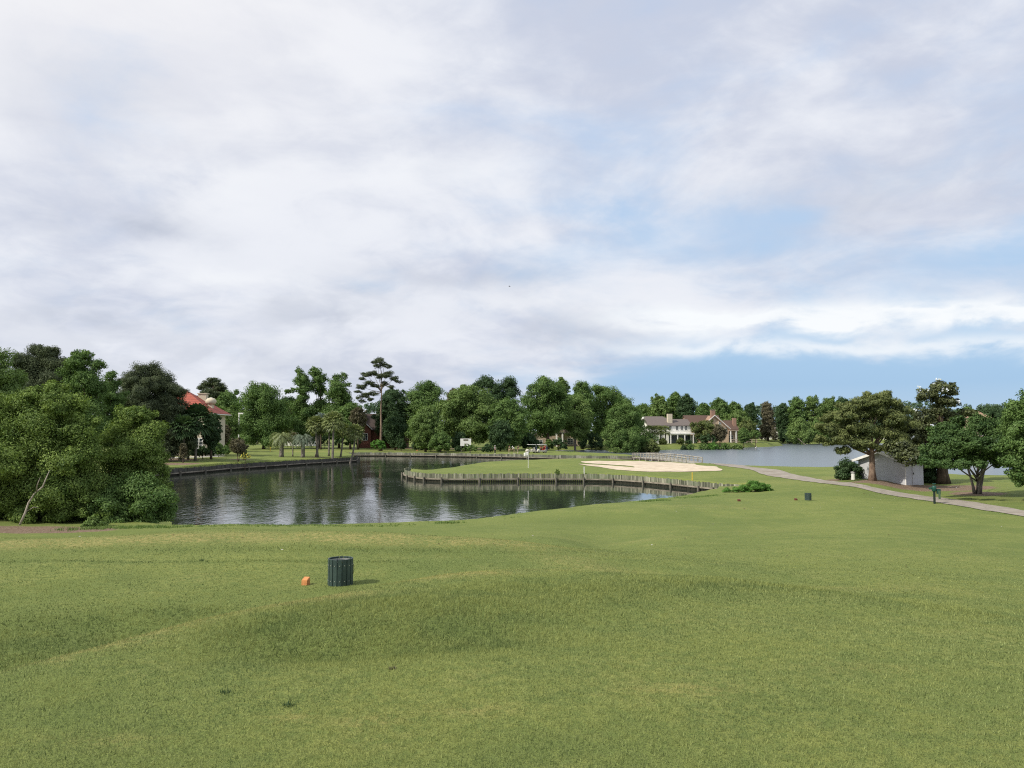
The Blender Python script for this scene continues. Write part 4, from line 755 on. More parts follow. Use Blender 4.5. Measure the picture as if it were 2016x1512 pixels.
# --- garden trees before the lakeside houses
tree('garden_oak', 'leafy olive oak standing before the tan house', 1388, 250, 30, 827, 868, 'round', 'leaf_olive', lai=1.15, size=.38)
tree('russet_tree', 'sparse reddish-leaved tree in front of the tan house wall', 1417, 246, 17, 836, 868, 'round', 'leaf_russet', lai=.7, size=.36)
tree('broadleaf_tree', 'slim green tree at the outer end of the tan house terrace', 1464, 252, 13, 842, 872, 'round', 'leaf_mid', lai=1.0, size=.34)
tree('garden_tree', 'small green-crowned tree standing at the water end of the tan house lawn', 1487, 248, 12, 847, 862, 'round', 'leaf_mid', lai=1.1, size=.33)
for (px, D, hw, top, cb, m_, lb, sh) in (
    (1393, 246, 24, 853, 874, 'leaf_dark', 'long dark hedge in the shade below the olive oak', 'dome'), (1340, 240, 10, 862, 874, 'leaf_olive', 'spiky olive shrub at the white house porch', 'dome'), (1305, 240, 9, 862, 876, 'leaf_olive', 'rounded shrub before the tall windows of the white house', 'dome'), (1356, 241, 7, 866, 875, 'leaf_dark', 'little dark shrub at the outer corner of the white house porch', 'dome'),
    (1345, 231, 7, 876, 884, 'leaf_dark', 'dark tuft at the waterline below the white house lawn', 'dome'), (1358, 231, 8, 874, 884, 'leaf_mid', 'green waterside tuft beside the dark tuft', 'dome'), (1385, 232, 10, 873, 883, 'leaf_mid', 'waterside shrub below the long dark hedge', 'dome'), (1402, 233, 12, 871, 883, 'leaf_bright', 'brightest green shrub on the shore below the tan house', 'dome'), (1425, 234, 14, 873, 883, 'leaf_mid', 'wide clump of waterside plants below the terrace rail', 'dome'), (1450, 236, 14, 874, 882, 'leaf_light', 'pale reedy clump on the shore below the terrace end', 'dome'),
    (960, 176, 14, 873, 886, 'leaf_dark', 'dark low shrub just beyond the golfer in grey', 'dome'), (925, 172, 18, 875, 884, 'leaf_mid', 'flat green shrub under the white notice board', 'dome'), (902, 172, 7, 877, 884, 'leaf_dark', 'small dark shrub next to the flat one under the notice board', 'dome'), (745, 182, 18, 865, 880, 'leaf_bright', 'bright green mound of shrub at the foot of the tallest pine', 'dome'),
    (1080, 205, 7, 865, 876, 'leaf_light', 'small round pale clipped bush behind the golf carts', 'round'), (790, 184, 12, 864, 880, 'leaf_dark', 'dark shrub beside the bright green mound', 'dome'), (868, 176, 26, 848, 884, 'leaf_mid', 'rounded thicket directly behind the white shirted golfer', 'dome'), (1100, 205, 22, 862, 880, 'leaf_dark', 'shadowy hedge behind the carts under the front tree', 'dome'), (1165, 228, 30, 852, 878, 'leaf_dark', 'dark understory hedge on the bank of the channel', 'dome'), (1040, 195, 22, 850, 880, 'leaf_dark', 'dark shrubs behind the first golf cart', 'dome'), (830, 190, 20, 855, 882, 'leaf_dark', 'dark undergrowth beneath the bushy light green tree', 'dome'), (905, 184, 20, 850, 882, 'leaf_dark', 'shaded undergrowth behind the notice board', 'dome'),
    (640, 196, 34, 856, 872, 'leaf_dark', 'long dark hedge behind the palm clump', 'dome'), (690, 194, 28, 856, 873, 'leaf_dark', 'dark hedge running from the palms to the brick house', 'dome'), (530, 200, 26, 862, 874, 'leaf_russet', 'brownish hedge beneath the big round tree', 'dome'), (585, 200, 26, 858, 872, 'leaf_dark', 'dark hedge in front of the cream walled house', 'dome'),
    (384, 124, 13, 879, 894, 'leaf_dark', 'first clipped round bush in front of the bay window', 'dome'), (400, 125, 12, 878, 893, 'leaf_dark', 'second clipped round bush in front of the bay window', 'dome'), (415, 126, 12, 878, 892, 'leaf_dark', 'third clipped round bush, past the corner of the bay window', 'dome'), (432, 130, 12, 872, 891, 'leaf_mid', 'grey-green bush at the end of the clipped row', 'dome'), (446, 134, 9, 876, 890, 'leaf_mid', 'last small bush of the row beside the mulch bed tree', 'dome'), (421, 136, 12, 860, 880, 'leaf_light', 'yellow-green bush behind the clipped row', 'dome'), (480, 122, 7, 880, 893, 'leaf_olive', 'small dense bush behind the lawn tree in the mulch bed', 'dome'),
    (362, 110, 8, 872, 898, 'leaf_russet', 'small purplish shrub beside the dark pine trunks', 'round')):
    tree('shrub', lb, px, D, hw, top, cb + 4, sh, m_, None, 'bush', lai=1.4, size=0.0014 * D + .03)
tree('lawn_tree', 'small round garden tree standing in the mulch bed on the lawn', 470, 115, 18, 862, 893, m='leaf_russet', shape='round', lai=1.1, size=.2, stems=3)
tree('flower_clump', 'low yellow flowering clump in the mulch bed under the lawn tree', 484, 113.5, 9, 894, 902, 'dome', 'leaf_olive', cat='flowers', lai=1.2, size=.14, petals=('petal_yellow', 60, .12))
# --- trees round the shed
tree('near_pine', 'spreading yellow-green pine in front of the white shed', 1715, 62, 105, 770, 900, m='leaf_nearpine', bark='bark_pine', aspect=.28, size=.2, rw=.075, fork=2.0, droop=-.3, subr=.42,
     blobs=B((1735, 785, 18, 0, .6), (1712, 790, 18, 1, .6), (1760, 795, 16, 0, .6), (1690, 792, 15, -1, .6), (1780, 808, 15, 0, .6), (1665, 800, 12, 0, .5), (1725, 812, 24, -1, .6), (1690, 818, 20, 1, .6), (1755, 822, 22, 1, .6), (1650, 818, 15, 0, .5), (1625, 822, 12, 0, .5), (1780, 835, 18, -1, .6), (1670, 842, 20, 0, .55), (1635, 845, 16, 0, .5), (1615, 838, 10, 0, .5), (1710, 845, 20, -1, .55),
             (1748, 850, 20, 0, .55), (1655, 865, 17, 0, .5), (1690, 870, 16, -1, .5), (1630, 868, 12, 0, .5), (1772, 865, 16, 0, .5), (1662, 886, 10, 0, .5), (1652, 888, 8, 0, .5), (1745, 775, 9, 0, .5), (1705, 778, 9, 0, .5), (1720, 878, 9, -1, .5), (1740, 884, 10, -2, .5), (1698, 884, 9, -2, .5), (1755, 876, 12, -2, .5), (1612, 862, 8, 0, .5)), lai=1.6)
tree('magnolia_tree', 'glossy magnolia dotted with white blossoms, towering behind the shed', 1853, 64.5, 75, 748, 925, m='leaf_magnolia', bark='bark_brown', aspect=.5, size=.21, rw=.11, fork=1.5, petals=('petal_white', 44, .19),
     blobs=B((1845, 765, 16, 0, .8), (1868, 770, 12, 0, .8), (1822, 775, 13, 0, .7), (1874, 757, 7, 0, .8), (1855, 790, 18, 0, .5), (1880, 792, 9, 0, .7), (1812, 783, 8, 0, .7), (1850, 815, 20, 1, .8), (1820, 825, 22, 0, .8), (1878, 825, 18, 1, .7), (1905, 812, 13, 0, .6), (1920, 812, 8, 0, .6), (1800, 845, 22, 0, .8), (1840, 855, 26, 1, .8), (1780, 858, 18, 0, .8),
             (1765, 880, 16, 0, .8), (1800, 885, 20, 0, .8), (1835, 895, 22, 1, .8), (1870, 870, 24, 1, .8), (1790, 905, 14, 0, .8), (1808, 912, 12, 0, .8), (1768, 893, 14, -24, .8), (1790, 902, 15, -28, .8), (1810, 905, 13, -28, .8), (1752, 880, 11, -22, .8), (1778, 878, 13, -24, .8), (1805, 885, 14, -24, .8)), lai=1.5)
tree('spreading_tree', 'low spreading deciduous tree with branching stems on the mulch past the shed', 1920, 53.5, 110, 815, 925, m='leaf_deep', bark='bark_grey', aspect=.55, size=.135, rw=.05, fork=.9, stems=4,
     blobs=B((1905, 840, 20, -16, .8), (1870, 850, 20, -16, .8), (1940, 838, 20, -16, .8), (1845, 868, 20, -16, .8), (1975, 840, 20, -13, .8), (1895, 870, 26, -22, .8), (1935, 870, 26, -22, .8), (1830, 890, 16, -16, .8), (1860, 895, 20, -19, .8), (1975, 870, 24, -16, .8), (1905, 898, 22, -16, .7), (1820, 905, 10, -16, .8), (1945, 898, 22, -19, .7),
             (1840, 912, 12, -16, .6), (1875, 915, 12, -16, .6), (1980, 895, 18, -16, .7), (1885, 826, 10, -16, .7), (1920, 824, 11, -16, .7), (2005, 860, 20, -13, .8), (1855, 912, 14, -34, .6), (1893, 912, 13, -40, .6), (1825, 912, 12, -34, .6), (1965, 912, 12, -16, .6), (1840, 850, 12, -16, .7), (1930, 915, 9, -16, .6), (1855, 856, 12, -13, .8)), lai=1.7)
tree('broadleaf_tree', 'big leafy tree at the picture edge, boughs hanging beside the spreading tree', 2062, 47, 90, 785, 960, m='leaf_mid', bark='bark_brown', size=.13, rw=.06,
     blobs=B((1995, 810, 20, 0), (2030, 800, 30, 1), (2070, 810, 40, 0), (2000, 840, 26, 0), (2040, 850, 40, 0), (2100, 860, 50, 0), (1992, 875, 22, 0), (2025, 890, 30, 0), (1998, 908, 20, 0), (2000, 935, 15, 0), (2015, 925, 18, 0), (2080, 900, 40, 1), (1990, 795, 10, 0), (2005, 950, 10, 0), (2130, 830, 40, 0), (2060, 930, 25, 0)), lai=1.6)
tree('dark_shrub', 'clipped dark evergreen shrub beside the white post and the shed', 1669, 66.5, 20, 907, 944, m='leaf_dark', cat='bush', size=.13, lai=1.8, blobs=B((1669, 918, 14, 0), (1658, 925, 11, 0), (1681, 922, 11, 0), (1668, 935, 15, 0), (1655, 937, 9, 0), (1683, 936, 10, 0)))
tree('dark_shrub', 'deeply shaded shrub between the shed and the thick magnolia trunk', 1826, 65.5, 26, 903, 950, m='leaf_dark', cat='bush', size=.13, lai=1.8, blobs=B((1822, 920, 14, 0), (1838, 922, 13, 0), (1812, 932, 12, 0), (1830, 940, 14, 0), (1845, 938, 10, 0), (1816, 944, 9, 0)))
tree('weed_clump', 'bright green weeds growing over the end of the plank wall', 1485, 58.5, 48, 944, 972, m='leaf_bright', cat='plants', size=.11, aspect=.3, lai=2.0, droop=.2, subr=.4,
     blobs=B((1480, 956, 12, 0, .6), (1500, 958, 12, 0, .6), (1462, 962, 10, 0, .6), (1512, 962, 9, 0, .5), (1448, 966, 8, 0, .5), (1432, 966, 8, 0, .5), (1470, 968, 9, 0, .4), (1495, 968, 9, 0, .4), (1425, 970, 6, 0, .5), (1487, 951, 7, 0, .6)))
# far wood: one mass behind everything
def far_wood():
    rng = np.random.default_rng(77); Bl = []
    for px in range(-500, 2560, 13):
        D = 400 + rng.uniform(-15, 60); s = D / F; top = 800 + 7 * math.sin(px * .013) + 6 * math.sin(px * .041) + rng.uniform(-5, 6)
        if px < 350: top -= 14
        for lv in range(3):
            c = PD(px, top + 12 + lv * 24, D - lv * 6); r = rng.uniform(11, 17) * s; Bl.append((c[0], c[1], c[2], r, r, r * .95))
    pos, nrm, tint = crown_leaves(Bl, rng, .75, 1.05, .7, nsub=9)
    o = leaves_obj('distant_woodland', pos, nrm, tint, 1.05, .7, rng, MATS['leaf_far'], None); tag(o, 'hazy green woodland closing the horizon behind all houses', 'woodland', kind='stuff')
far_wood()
def grass_tufts():
    rng = np.random.default_rng(9); pts = []
    def run(px0, py0, px1, py1, n, h, z=0.1, sp=.25):
        a, b = at_ground(px0, py0), at_ground(px1, py1)
        for _ in range(n): t = rng.random(); pts.append((a[0] + (b[0] - a[0]) * t + rng.normal() * sp, a[1] + (b[1] - a[1]) * t + rng.normal() * sp, h))
    run(1262, 988, 1312, 985, 160, .13); run(1335, 981, 1362, 979, 60, .11); run(1365, 980, 1415, 975, 120, .12); run(360, 1037, 800, 1034, 500, .10, sp=.4); run(860, 1030, 900, 1029, 60, .15); run(130, 1043, 360, 1038, 300, .16, sp=.4)
    run(1000, 1022, 1100, 1000, 200, .09, sp=.3); run(1100, 999, 1400, 980, 300, .1, sp=.3); run(1110, 890, 1230, 889, 150, .35, sp=.8); run(1300, 886, 1480, 882, 500, .5, sp=1.2)
    for E in (UP[3:], LO[3:]):
        for (x0_, y0_), (x1_, y1_) in zip(E[:-1], E[1:]): run(x0_, y0_, x1_, y1_, 110, .06, sp=.09)
    a = np.array(pts); z = ground(a[:, 0], a[:, 1]); k = z > -0.25; a = a[k]; z = np.maximum(z[k], -.02); V = []
    for (x, y, h), zz in zip(a, z):
        for _ in range(5):
            th = rng.uniform(0, 6.28); ln = h * rng.uniform(.6, 1.3); w_ = .012 + h * .04; le = rng.uniform(.1, .7); b = np.array([x + rng.normal() * .05, y + rng.normal() * .05, zz - .03]); s_ = np.array([math.cos(th), math.sin(th), 0]) * w_
            t2 = rng.uniform(0, 6.28); V.append([b - s_, b + s_, b + np.array([math.cos(t2) * math.sin(le), math.sin(t2) * math.sin(le), math.cos(le)]) * ln])
    V = np.array(V); o = quads_mesh('shore_grass', V, 3, MATS['leaf_light'], None, rng.random(len(V))); tag(o, 'ragged longer grass fringing the pond edge and the cart path', 'grass', kind='stuff')
grass_tufts()

# ================================================================ PALMS
leaf_mat('leaf_palegreen', (0.07, 0.09, 0.045), (0.21, 0.24, 0.13), 0.1)
def frond_fan(mb, base, dirv, L_, R_, rng, n=13):
    d = Vector(dirv).normalized(); tip = Vector(base) + d * L_ + Vector((0, 0, -0.12 * L_)); side = d.cross(Vector((0, 0, 1))); side = side.normalized() if side.length > .1 else Vector((1, 0, 0)); up = side.cross(d)
    mb += [(Vector(base) - side * .03, Vector(base) + side * .03, tip)]
    for k in range(n):
        a = -1.5 + 3.0 * k / (n - 1); l = R_ * (1 - .25 * abs(a) / 1.5) * rng.uniform(.85, 1.1); v = (d * math.cos(a) + side * math.sin(a) + up * rng.uniform(-.1, .2)).normalized()
        w_ = v.cross(up).normalized() * (.075 * R_); m1 = tip + v * l * .6; e = tip + v * l + Vector((0, 0, -.30 * l))
        mb += [(tip - w_ * .4, tip + w_ * .4, m1 + w_), (tip - w_ * .4, m1 + w_, m1 - w_), (m1 - w_, m1 + w_, e)]
def palm(label, px, D, trunk_top_py, crown_r, leanx=0.0, m='leaf_palm', group=None, nfr=38, kind='fan', tr=.16, name='palm_tree', seed=0, by=None):
    rng = np.random.default_rng(500 + seed); x, y, z = G(px, D); root = thing(name, label, 'palm tree', (x, y, z - .05), 0, group); s = D / F
    crown_r *= 1.35 if D < 200 else 1.5
    nfr = int(nfr * 1.35)
    h = PD(px, trunk_top_py, D)[2] - z; lx = leanx * s; cr = crown_r * s; pts = []; rad = []
    for j in range(8):
        t = j / 7; pts.append((lx * (1 - (1 - t) ** 2) if leanx >= 0 else lx * t ** 1.0, .1 * math.sin(t * 3), h * t)); rad.append(tr * (1.35 - .5 * t if j == 0 else 1.05 - .15 * t))
    MB().tube(pts, rad, 9).build('trunk', MATS['bark_grey'], root, True)
    top = Vector(pts[-1]); T = []; 
    for k in range(nfr):
        an = k * 2.399 + rng.uniform(-.2, .2); el_ = (-0.75 + 2.1 * (k + .5) / nfr) if kind == 'fan' else (0.15 + 1.1 * (k + .5) / nfr)
        dv = Vector((math.cos(an) * math.cos(el_), math.sin(an) * math.cos(el_), math.sin(el_)))
        if kind == 'fan': frond_fan(T, top + Vector((0, 0, .1)), dv, cr * rng.uniform(.45, .6), cr * rng.uniform(.5, .62), rng)
        else:
            p = top.copy(); v = dv.copy(); side = dv.cross(Vector((0, 0, 1))).normalized(); seg = cr * 1.35 / 8
            for q in range(9):
                p2 = p + v * seg; v = (v + Vector((0, 0, -.24 - .02 * q))).normalized(); T.append((p - side * .025, p + side * .025, p2))
                for sg in (-1, 1):
                    for dd in (0, .5):
                        b_ = p.lerp(p2, dd); e = b_ + side * sg * cr * .30 * (1 - .06 * q) + v * cr * .10 + Vector((0, 0, -cr * .12)); w_ = v * .045 * 1.2; T.append((b_ - w_, b_ + w_, e))
                p = p2
    V = np.array([[tuple(q) for q in t] for t in T]); tint = np.clip(rng.normal(.5, .22, len(V)), 0, 1); quads_mesh('crown', V, 3, MATS[m], root, tint); return root
PG = 'palms in the mulch bed at the pond corner'; DP = 139
palm('palm leaning slightly towards the feather palms, first trunk of a crossed pair', 626, DP - 2, 836, 16.5, -5, group=PG, seed=1, tr=.2)
palm('darker palm crossing the leaning one, second trunk of the crossed pair', 623, DP, 842, 16, 5, group=PG, seed=2, m='leaf_olive', tr=.2)
palm('upright darker palm just behind the tallest palm of the clump', 648, DP + 4, 838, 15.5, 0, group=PG, seed=3, m='leaf_olive')
palm('tallest palm of the clump, with the brightest full head', 655, DP - 4, 830, 19, 1, group=PG, seed=4, tr=.2)
palm('slim dark palm between the tallest one and the one leaning over the water', 671, DP + 1, 848, 15, 4, group=PG, seed=5, m='leaf_olive')
palm('short palm leaning far out over the corner of the wall', 686, DP - 2, 852, 16, 13, group=PG, seed=6)
palm('squat thick-trunked feather palm furthest from the pond corner, with arching fronds', 555, 137, 864, 15.5, 0, 'leaf_palm', 'squat feather palms on the lawn', 40, 'feather', .38, 'feather_palm', 7)
palm('squat pale silvery feather palm between the thick-trunked one and the clump', 597, 136, 866, 14, 0, 'leaf_palegreen', 'squat feather palms on the lawn', 40, 'feather', .34, 'feather_palm', 8)
palm('thin russet palm half hidden between the two squat feather palms', 577, 141, 862, 10, 0, 'leaf_russet', None, 22, 'fan', .12, 'palm_tree', 9)
tree('broadleaf_tree', 'dark tree at the garden side corner of the red roofed house', 417, 122, 19, 810, 885, 'round', 'leaf_dark', lai=1.4)
tree('broadleaf_tree', 'leafy tree under the eave between the dark pine and the bay window', 358, 120, 22, 800, 888, 'round', 'leaf_dark', lai=1.4)
palm('shaggy dark palm before the bay window of the red roofed house', 386, 116, 828, 30, 0, 'leaf_dark', None, 46, 'fan', .18, 'palm_tree', 10)
palm('second dark palm half lost in the foliage beside the bay window palm', 362, 113, 842, 24, 0, 'leaf_dark', None, 40, 'fan', .18, 'palm_tree', 11)
WP = 'small palms lined up before the white house'
for i, (px, lb) in enumerate(((1278, 'first small palm before the white house, next to its side gable'), (1289, 'second small palm before the white house windows'), (1300, 'third small palm before the white house, near the balcony'), (1310, 'last small palm of the row, touching the balcony corner'))):
    palm(lb, px, 243, 848, 9, 0, 'leaf_palm', WP, 26, 'fan', .2, 'palm_tree', 20 + i)
palm('leaning palm behind the thin brownish tree by the red roofed house', 436, 158, 812, 11, -6, 'leaf_mid', None, 26, 'fan', .16, 'palm_tree', 30)

def weed_tuft(label, px, py, z, h_, n, m):
    rng = np.random.default_rng(int(px)); q = P(px, py, z); g = float(ground([q[0]], [q[1]])[0]); V = []
    for _ in range(n):
        a = rng.uniform(0, 6.28); r_ = rng.random() ** .6 * h_ * 1.1; b = np.array([math.cos(a) * r_, math.sin(a) * r_, -.005]); th = rng.uniform(0, 6.28); le = rng.uniform(.2, 1.2); w_ = np.array([-math.sin(th), math.cos(th), 0]) * .0035
        V.append([b - w_, b + w_, b + np.array([math.cos(th) * math.sin(le), math.sin(th) * math.sin(le), math.cos(le)]) * h_ * rng.uniform(.6, 1.3)])
    o = quads_mesh('weed_tuft', np.array(V), 3, MATS[m], None, rng.random(n)); o.location = (q[0], q[1], g); tag(o, label, 'weed', 'weed tufts in the near turf')
weed_tuft('dark weed tuft largest of those in the smooth near turf', 443, 1368, 3.97, .032, 70, 'leaf_dark'); weed_tuft('thin dark weed tuft a step nearer than the largest one', 568, 1393, 3.98, .035, 60, 'leaf_dark'); weed_tuft('little dark weed on the far mown line of the lower tee', 398, 1101, 3.05, .06, 60, 'leaf_dark')
weed_tuft('small reddish dead tuft on the near turf beside the dark rough band', 772, 1336, 3.9, .03, 60, 'leaf_russet')

# ================================================================ HOUSES
mat('white_wall', (0.86, 0.85, 0.80), (0.80, 0.79, 0.74), 2, 0.8); mat('cream_wall', (0.60, 0.54, 0.42), (0.54, 0.48, 0.37), 2, 0.85); mat('tan_wall', (0.50, 0.38, 0.28), (0.44, 0.33, 0.24), 2, 0.85)
mat('brick', (0.20, 0.085, 0.06), (0.15, 0.06, 0.045), 14, 0.9, .3); mat('chimney_brick', (0.33, 0.21, 0.16), (0.24, 0.15, 0.11), 9, 0.9, .3); mat('trim_white', (0.80, 0.79, 0.76), None, 2, .6); mat('glass_dark', (0.02, 0.028, 0.035), (0.03, 0.04, 0.05), 2, .12, spec=.5)
mat('shingle_grey', (0.17, 0.145, 0.13), (0.12, 0.10, 0.095), 7, .9, .5, 20, stretch=(1, 1, 4)); mat('shingle_brown', (0.13, 0.085, 0.065), (0.09, 0.06, 0.05), 7, .9, .5, 20, stretch=(1, 1, 4)); mat('shingle_dark', (0.075, 0.055, 0.05), (0.05, 0.04, 0.036), 7, .9, .5, 20)
mat('stone_tan', (0.42, 0.34, 0.26), (0.32, 0.25, 0.19), 3, .9); mat('roof_tan', (0.36, 0.24, 0.17), (0.28, 0.18, 0.13), 3, .9)
def tile_mat():
    m, t = nodes_of('red_tile'); use(t); b = t.nodes['Principled BSDF']; b.inputs['Roughness'].default_value = .75
    tcn = N('ShaderNodeTexCoord'); sp_ = N('ShaderNodeSeparateXYZ'); L(tcn.outputs['Object'], sp_.inputs[0]); w_ = mul(sp_.outputs[2], 3.1); fr = math_('FRACT', w_)
    nn = noise(tcn.outputs['Object'], 2.0, 4, .6); c = mixc(sstep(nn, .35, .65), (0.33, 0.070, 0.045), (0.42, 0.105, 0.07)); c = mixc(sstep(fr, .22, .05), c, (0.16, 0.035, 0.025)); L(c, b.inputs['Base Color'])
    bn = N('ShaderNodeBump'); bn.inputs['Distance'].default_value = .1; L(fr, bn.inputs['Height']); L(bn.outputs[0], b.inputs['Normal'])
tile_mat()
def window(parent, x, z, w_, h_, y=-.0, face='y', fm='trim_white', nx=2, nz=3, arch=False):
    """window on a wall face; local frame of the house, outward is -y (face 'y') or -x (face 'x')"""
    f = .12; mb = MB(); o = .09
    def bx(a0, a1, d0, d1, z0, z1):
        if face == 'y': mb.box(a0, a1, y - d1, y - d0, z0, z1)
        else: mb.box(y - d1, y - d0, a0, a1, z0, z1)
    bx(x - w_ / 2 - f, x - w_ / 2, 0.004, o, z - f, z + h_ + f); bx(x + w_ / 2, x + w_ / 2 + f, 0.004, o, z - f, z + h_ + f); bx(x - w_ / 2, x + w_ / 2, 0.004, o, z - f, z); bx(x - w_ / 2, x + w_ / 2, 0.004, o, z + h_, z + h_ + f)
    for i in range(1, nx): a = x - w_ / 2 + w_ * i / nx; bx(a - .03, a + .03, 0.03, o - .02, z, z + h_)
    for i in range(1, nz): a = z + h_ * i / nz; bx(x - w_ / 2, x + w_ / 2, 0.033, o - .023, a - .025, a + .025)
    fr = mb.build('window', MATS[fm], parent); p = MB()
    if face == 'y': p.box(x - w_ / 2, x + w_ / 2, y - .03, y - .006, z, z + h_)
    else: p.box(y - .03, y - .006, x - w_ / 2, x + w_ / 2, z, z + h_)
    p.build('pane', MATS['glass_dark'], fr); return fr
def gable_x(x0, x1, y0, y1, z0, z1, over=.35, th=.16):
    """gable roof, ridge along x"""
    ym = (y0 + y1) / 2; sl = (z1 - z0) / (ym - y0); a, b = y0 - over, y1 + over; za = z0 - over * sl
    return MB().prism([(a, za), (ym, z1), (b, za), (b, za + th), (ym, z1 + th), (a, za + th)], x0 - over, x1 + over, 'x')
def gable_y(x0, x1, y0, y1, z0, z1, over=.35, th=.16):
    xm = (x0 + x1) / 2; sl = (z1 - z0) / (xm - x0); a, b = x0 - over, x1 + over; za = z0 - over * sl
    return MB().prism([(a, za), (xm, z1), (b, za), (b, za + th), (xm, z1 + th), (a, za + th)], y0 - over, y1 + over, 'y')
def wall_gx(mb, x0, x1, y0, y1, z0, z1): ym = (y0 + y1) / 2; return mb.prism([(y0, 0), (y1, 0), (y1, z0), (ym, z1), (y0, z0)], x0, x1, 'x')
def wall_gy(mb, x0, x1, y0, y1, z0, z1): xm = (x0 + x1) / 2; return mb.prism([(x0, 0), (x1, 0), (x1, z0), (xm, z1), (x0, z0)], y0, y1, 'y')
def hip(x0, x1, y0, y1, z0, z1, over=.5, inset=None, th=.14, inset2=None):
    a, b, c, d = x0 - over, x1 + over, y0 - over, y1 + over; ym = (c + d) / 2; i = inset if inset is not None else (d - c) / 2; i2 = inset2 if inset2 is not None else i
    return MB().add([(a, c, z0), (b, c, z0), (b, d, z0), (a, d, z0), (a, c, z0 + th), (b, c, z0 + th), (b, d, z0 + th), (a, d, z0 + th), (a + i, ym, z1), (b - i2, ym, z1)],
                    [(0, 3, 2, 1), (0, 1, 5, 4), (1, 2, 6, 5), (2, 3, 7, 6), (3, 0, 4, 7), (4, 5, 9, 8), (6, 7, 8, 9), (5, 6, 9), (7, 4, 8)])
def house(name, label, px, D, rz=0.0, cat='house', z=None):
    x, y, g = G(px, D); return thing(name, label, cat, (x, y, g - .15 if z is None else z), rz)
# --- white house
D = 250; k = D / F; h = house('white_house', 'white two-storey house with grey roof, balcony and cream chimney across the lake', 1277, D, R(8)); z0 = h.location.z
def ZW(py, D=D): return PD(1300, py, D)[2] - z0
ze, zr = ZW(837), ZW(825.5)
mb = MB(); wall_gx(mb, 0, 14.2, 0, 8.5, ze, zr); mb.build('wall', MATS['white_wall'], h)
r = gable_x(0, 14.2, 0, 8.5, ze, zr, .5).build('roof', MATS['shingle_grey'], h)
MB().box(7.0, 8.5, 1.2, 2.4, ze - .3, ZW(814.5)).build('chimney', MATS['cream_wall'], r)
mb = MB(); mb.box(1.2, 8.8, 8.6, 13, 0, ze); wall_gx(mb, 1.2, 8.8, 8.6, 13, ze, ZW(819.5)); mb.build('rear_wing', MATS['white_wall'], h); hip(1.2, 9.6, 6.8, 14, ZW(829), ZW(818.5), .4, 1.6).build('rear_roof', MATS['shingle_grey'], h)
for x_ in (1.0, 2.6, 4.2): window(h, x_, .9, .9, 2.3, 0)
for x_ in (7.3, 9.6, 11.2, 12.6): window(h, x_, ZW(846.5), .75, 1.25, 0)
for y_ in (1.2, 3.4): window(h, y_, ZW(869), .8, 2.0, 0, 'x')
window(h, 2.4, ZW(848), 1.0, 1.3, 0, 'x')
mb = MB().box(6.4, 14.6, -2.6, -.003, ZW(855), ZW(853)); mb.build('balcony', MATS['trim_white'], h)
rl = MB(); [rl.box(6.4 + i * .34, 6.47 + i * .34, -2.58, -2.50, ZW(853), ZW(848.6)) for i in range(25)]; rl.box(6.4, 14.6, -2.62, -2.46, ZW(848.6), ZW(848.0)); rl.box(6.4, 6.48, -2.46, -.01, ZW(848.6), ZW(848.0)); rl.build('railing', MATS['trim_white'], h)
for i, x_ in enumerate((6.6, 8.9, 11.3, 14.2)): MB().box(x_ - .14, x_ + .14, -2.5, -2.22, 0, ZW(855)).build('porch_column', MATS['trim_white'], h)
mb = MB().box(6.8, 14.0, -.05, -.004, .1, ZW(857)); mb.build('porch_screen', MATS['glass_dark'], h)
mb = MB().box(14.2, 16.6, .6, 6, 0, ZW(858)); mb.build('side_wing', MATS['white_wall'], h); MB().box(14.1, 17, .2, 6.3, ZW(858), ZW(857)).build('side_roof', MATS['shingle_grey'], h); window(h, 15.4, .5, .8, 1.7, .6)
# --- tan house
D = 266; h = house('tan_house', 'tan house with brown roofs, brick chimneys and a terrace rail next to the white house', 1355, D, R(6)); z0 = h.location.z
def ZT(py): return PD(1400, py, 266)[2] - z0
k = D / F
mb = MB(); wall_gx(mb, 0, 12, 0, 8, ZT(838), ZT(818)); mb.build('wall', MATS['tan_wall'], h); r = gable_x(0, 12, 0, 8, ZT(838), ZT(818), .4).build('roof', MATS['shingle_brown'], h)
mb = MB(); wall_gy(mb, 3.4, 13.6, -2.2, 7.5, ZT(846), ZT(820)); mb.build('cross_wing', MATS['tan_wall'], h); gr = gable_y(3.4, 13.6, -2.2, 7.5, ZT(846), ZT(820), .5, .3).build('cross_roof', MATS['roof_tan'], h)
mb = MB(); mb.prism([(3.0, ZT(845)), (8.5, ZT(818.6)), (14.0, ZT(845)), (14.0, ZT(843.6)), (8.5, ZT(817)), (3.0, ZT(843.6))], -2.9, -2.72, 'y'); mb.build('gable_trim', MATS['trim_white'], h)
MB().box(7.6, 9.0, -2.0, -.8, ZT(826), ZT(808)).build('chimney', MATS['chimney_brick'], gr); MB().box(7.5, 9.1, -2.1, -.7, ZT(808), ZT(806.8)).build('chimney_cap', MATS['stone_tan'], gr)
mb = MB(); wall_gx(mb, 12, 18.2, 1, 8, ZT(845), ZT(828)); mb.build('east_wing'.replace('east', 'low'), MATS['tan_wall'], h); r2 = gable_x(13.2, 18.2, 1, 8, ZT(845), ZT(828), .3).build('low_roof', MATS['shingle_brown'], h); MB().box(17.0, 18.1, 2, 3.2, ZT(842), ZT(822.5)).build('chimney', MATS['chimney_brick'], r2)
MB().box(13.6, 19.0, -3.4, .99, ZT(848.2), ZT(847)).build('porch_roof', MATS['stone_tan'], h)
for x_ in (13.9, 15.8, 17.6, 18.9): MB().box(x_ - .15, x_ + .15, -3.3, -3.0, 0, ZT(848.2)).build('porch_column', MATS['trim_white'], h)
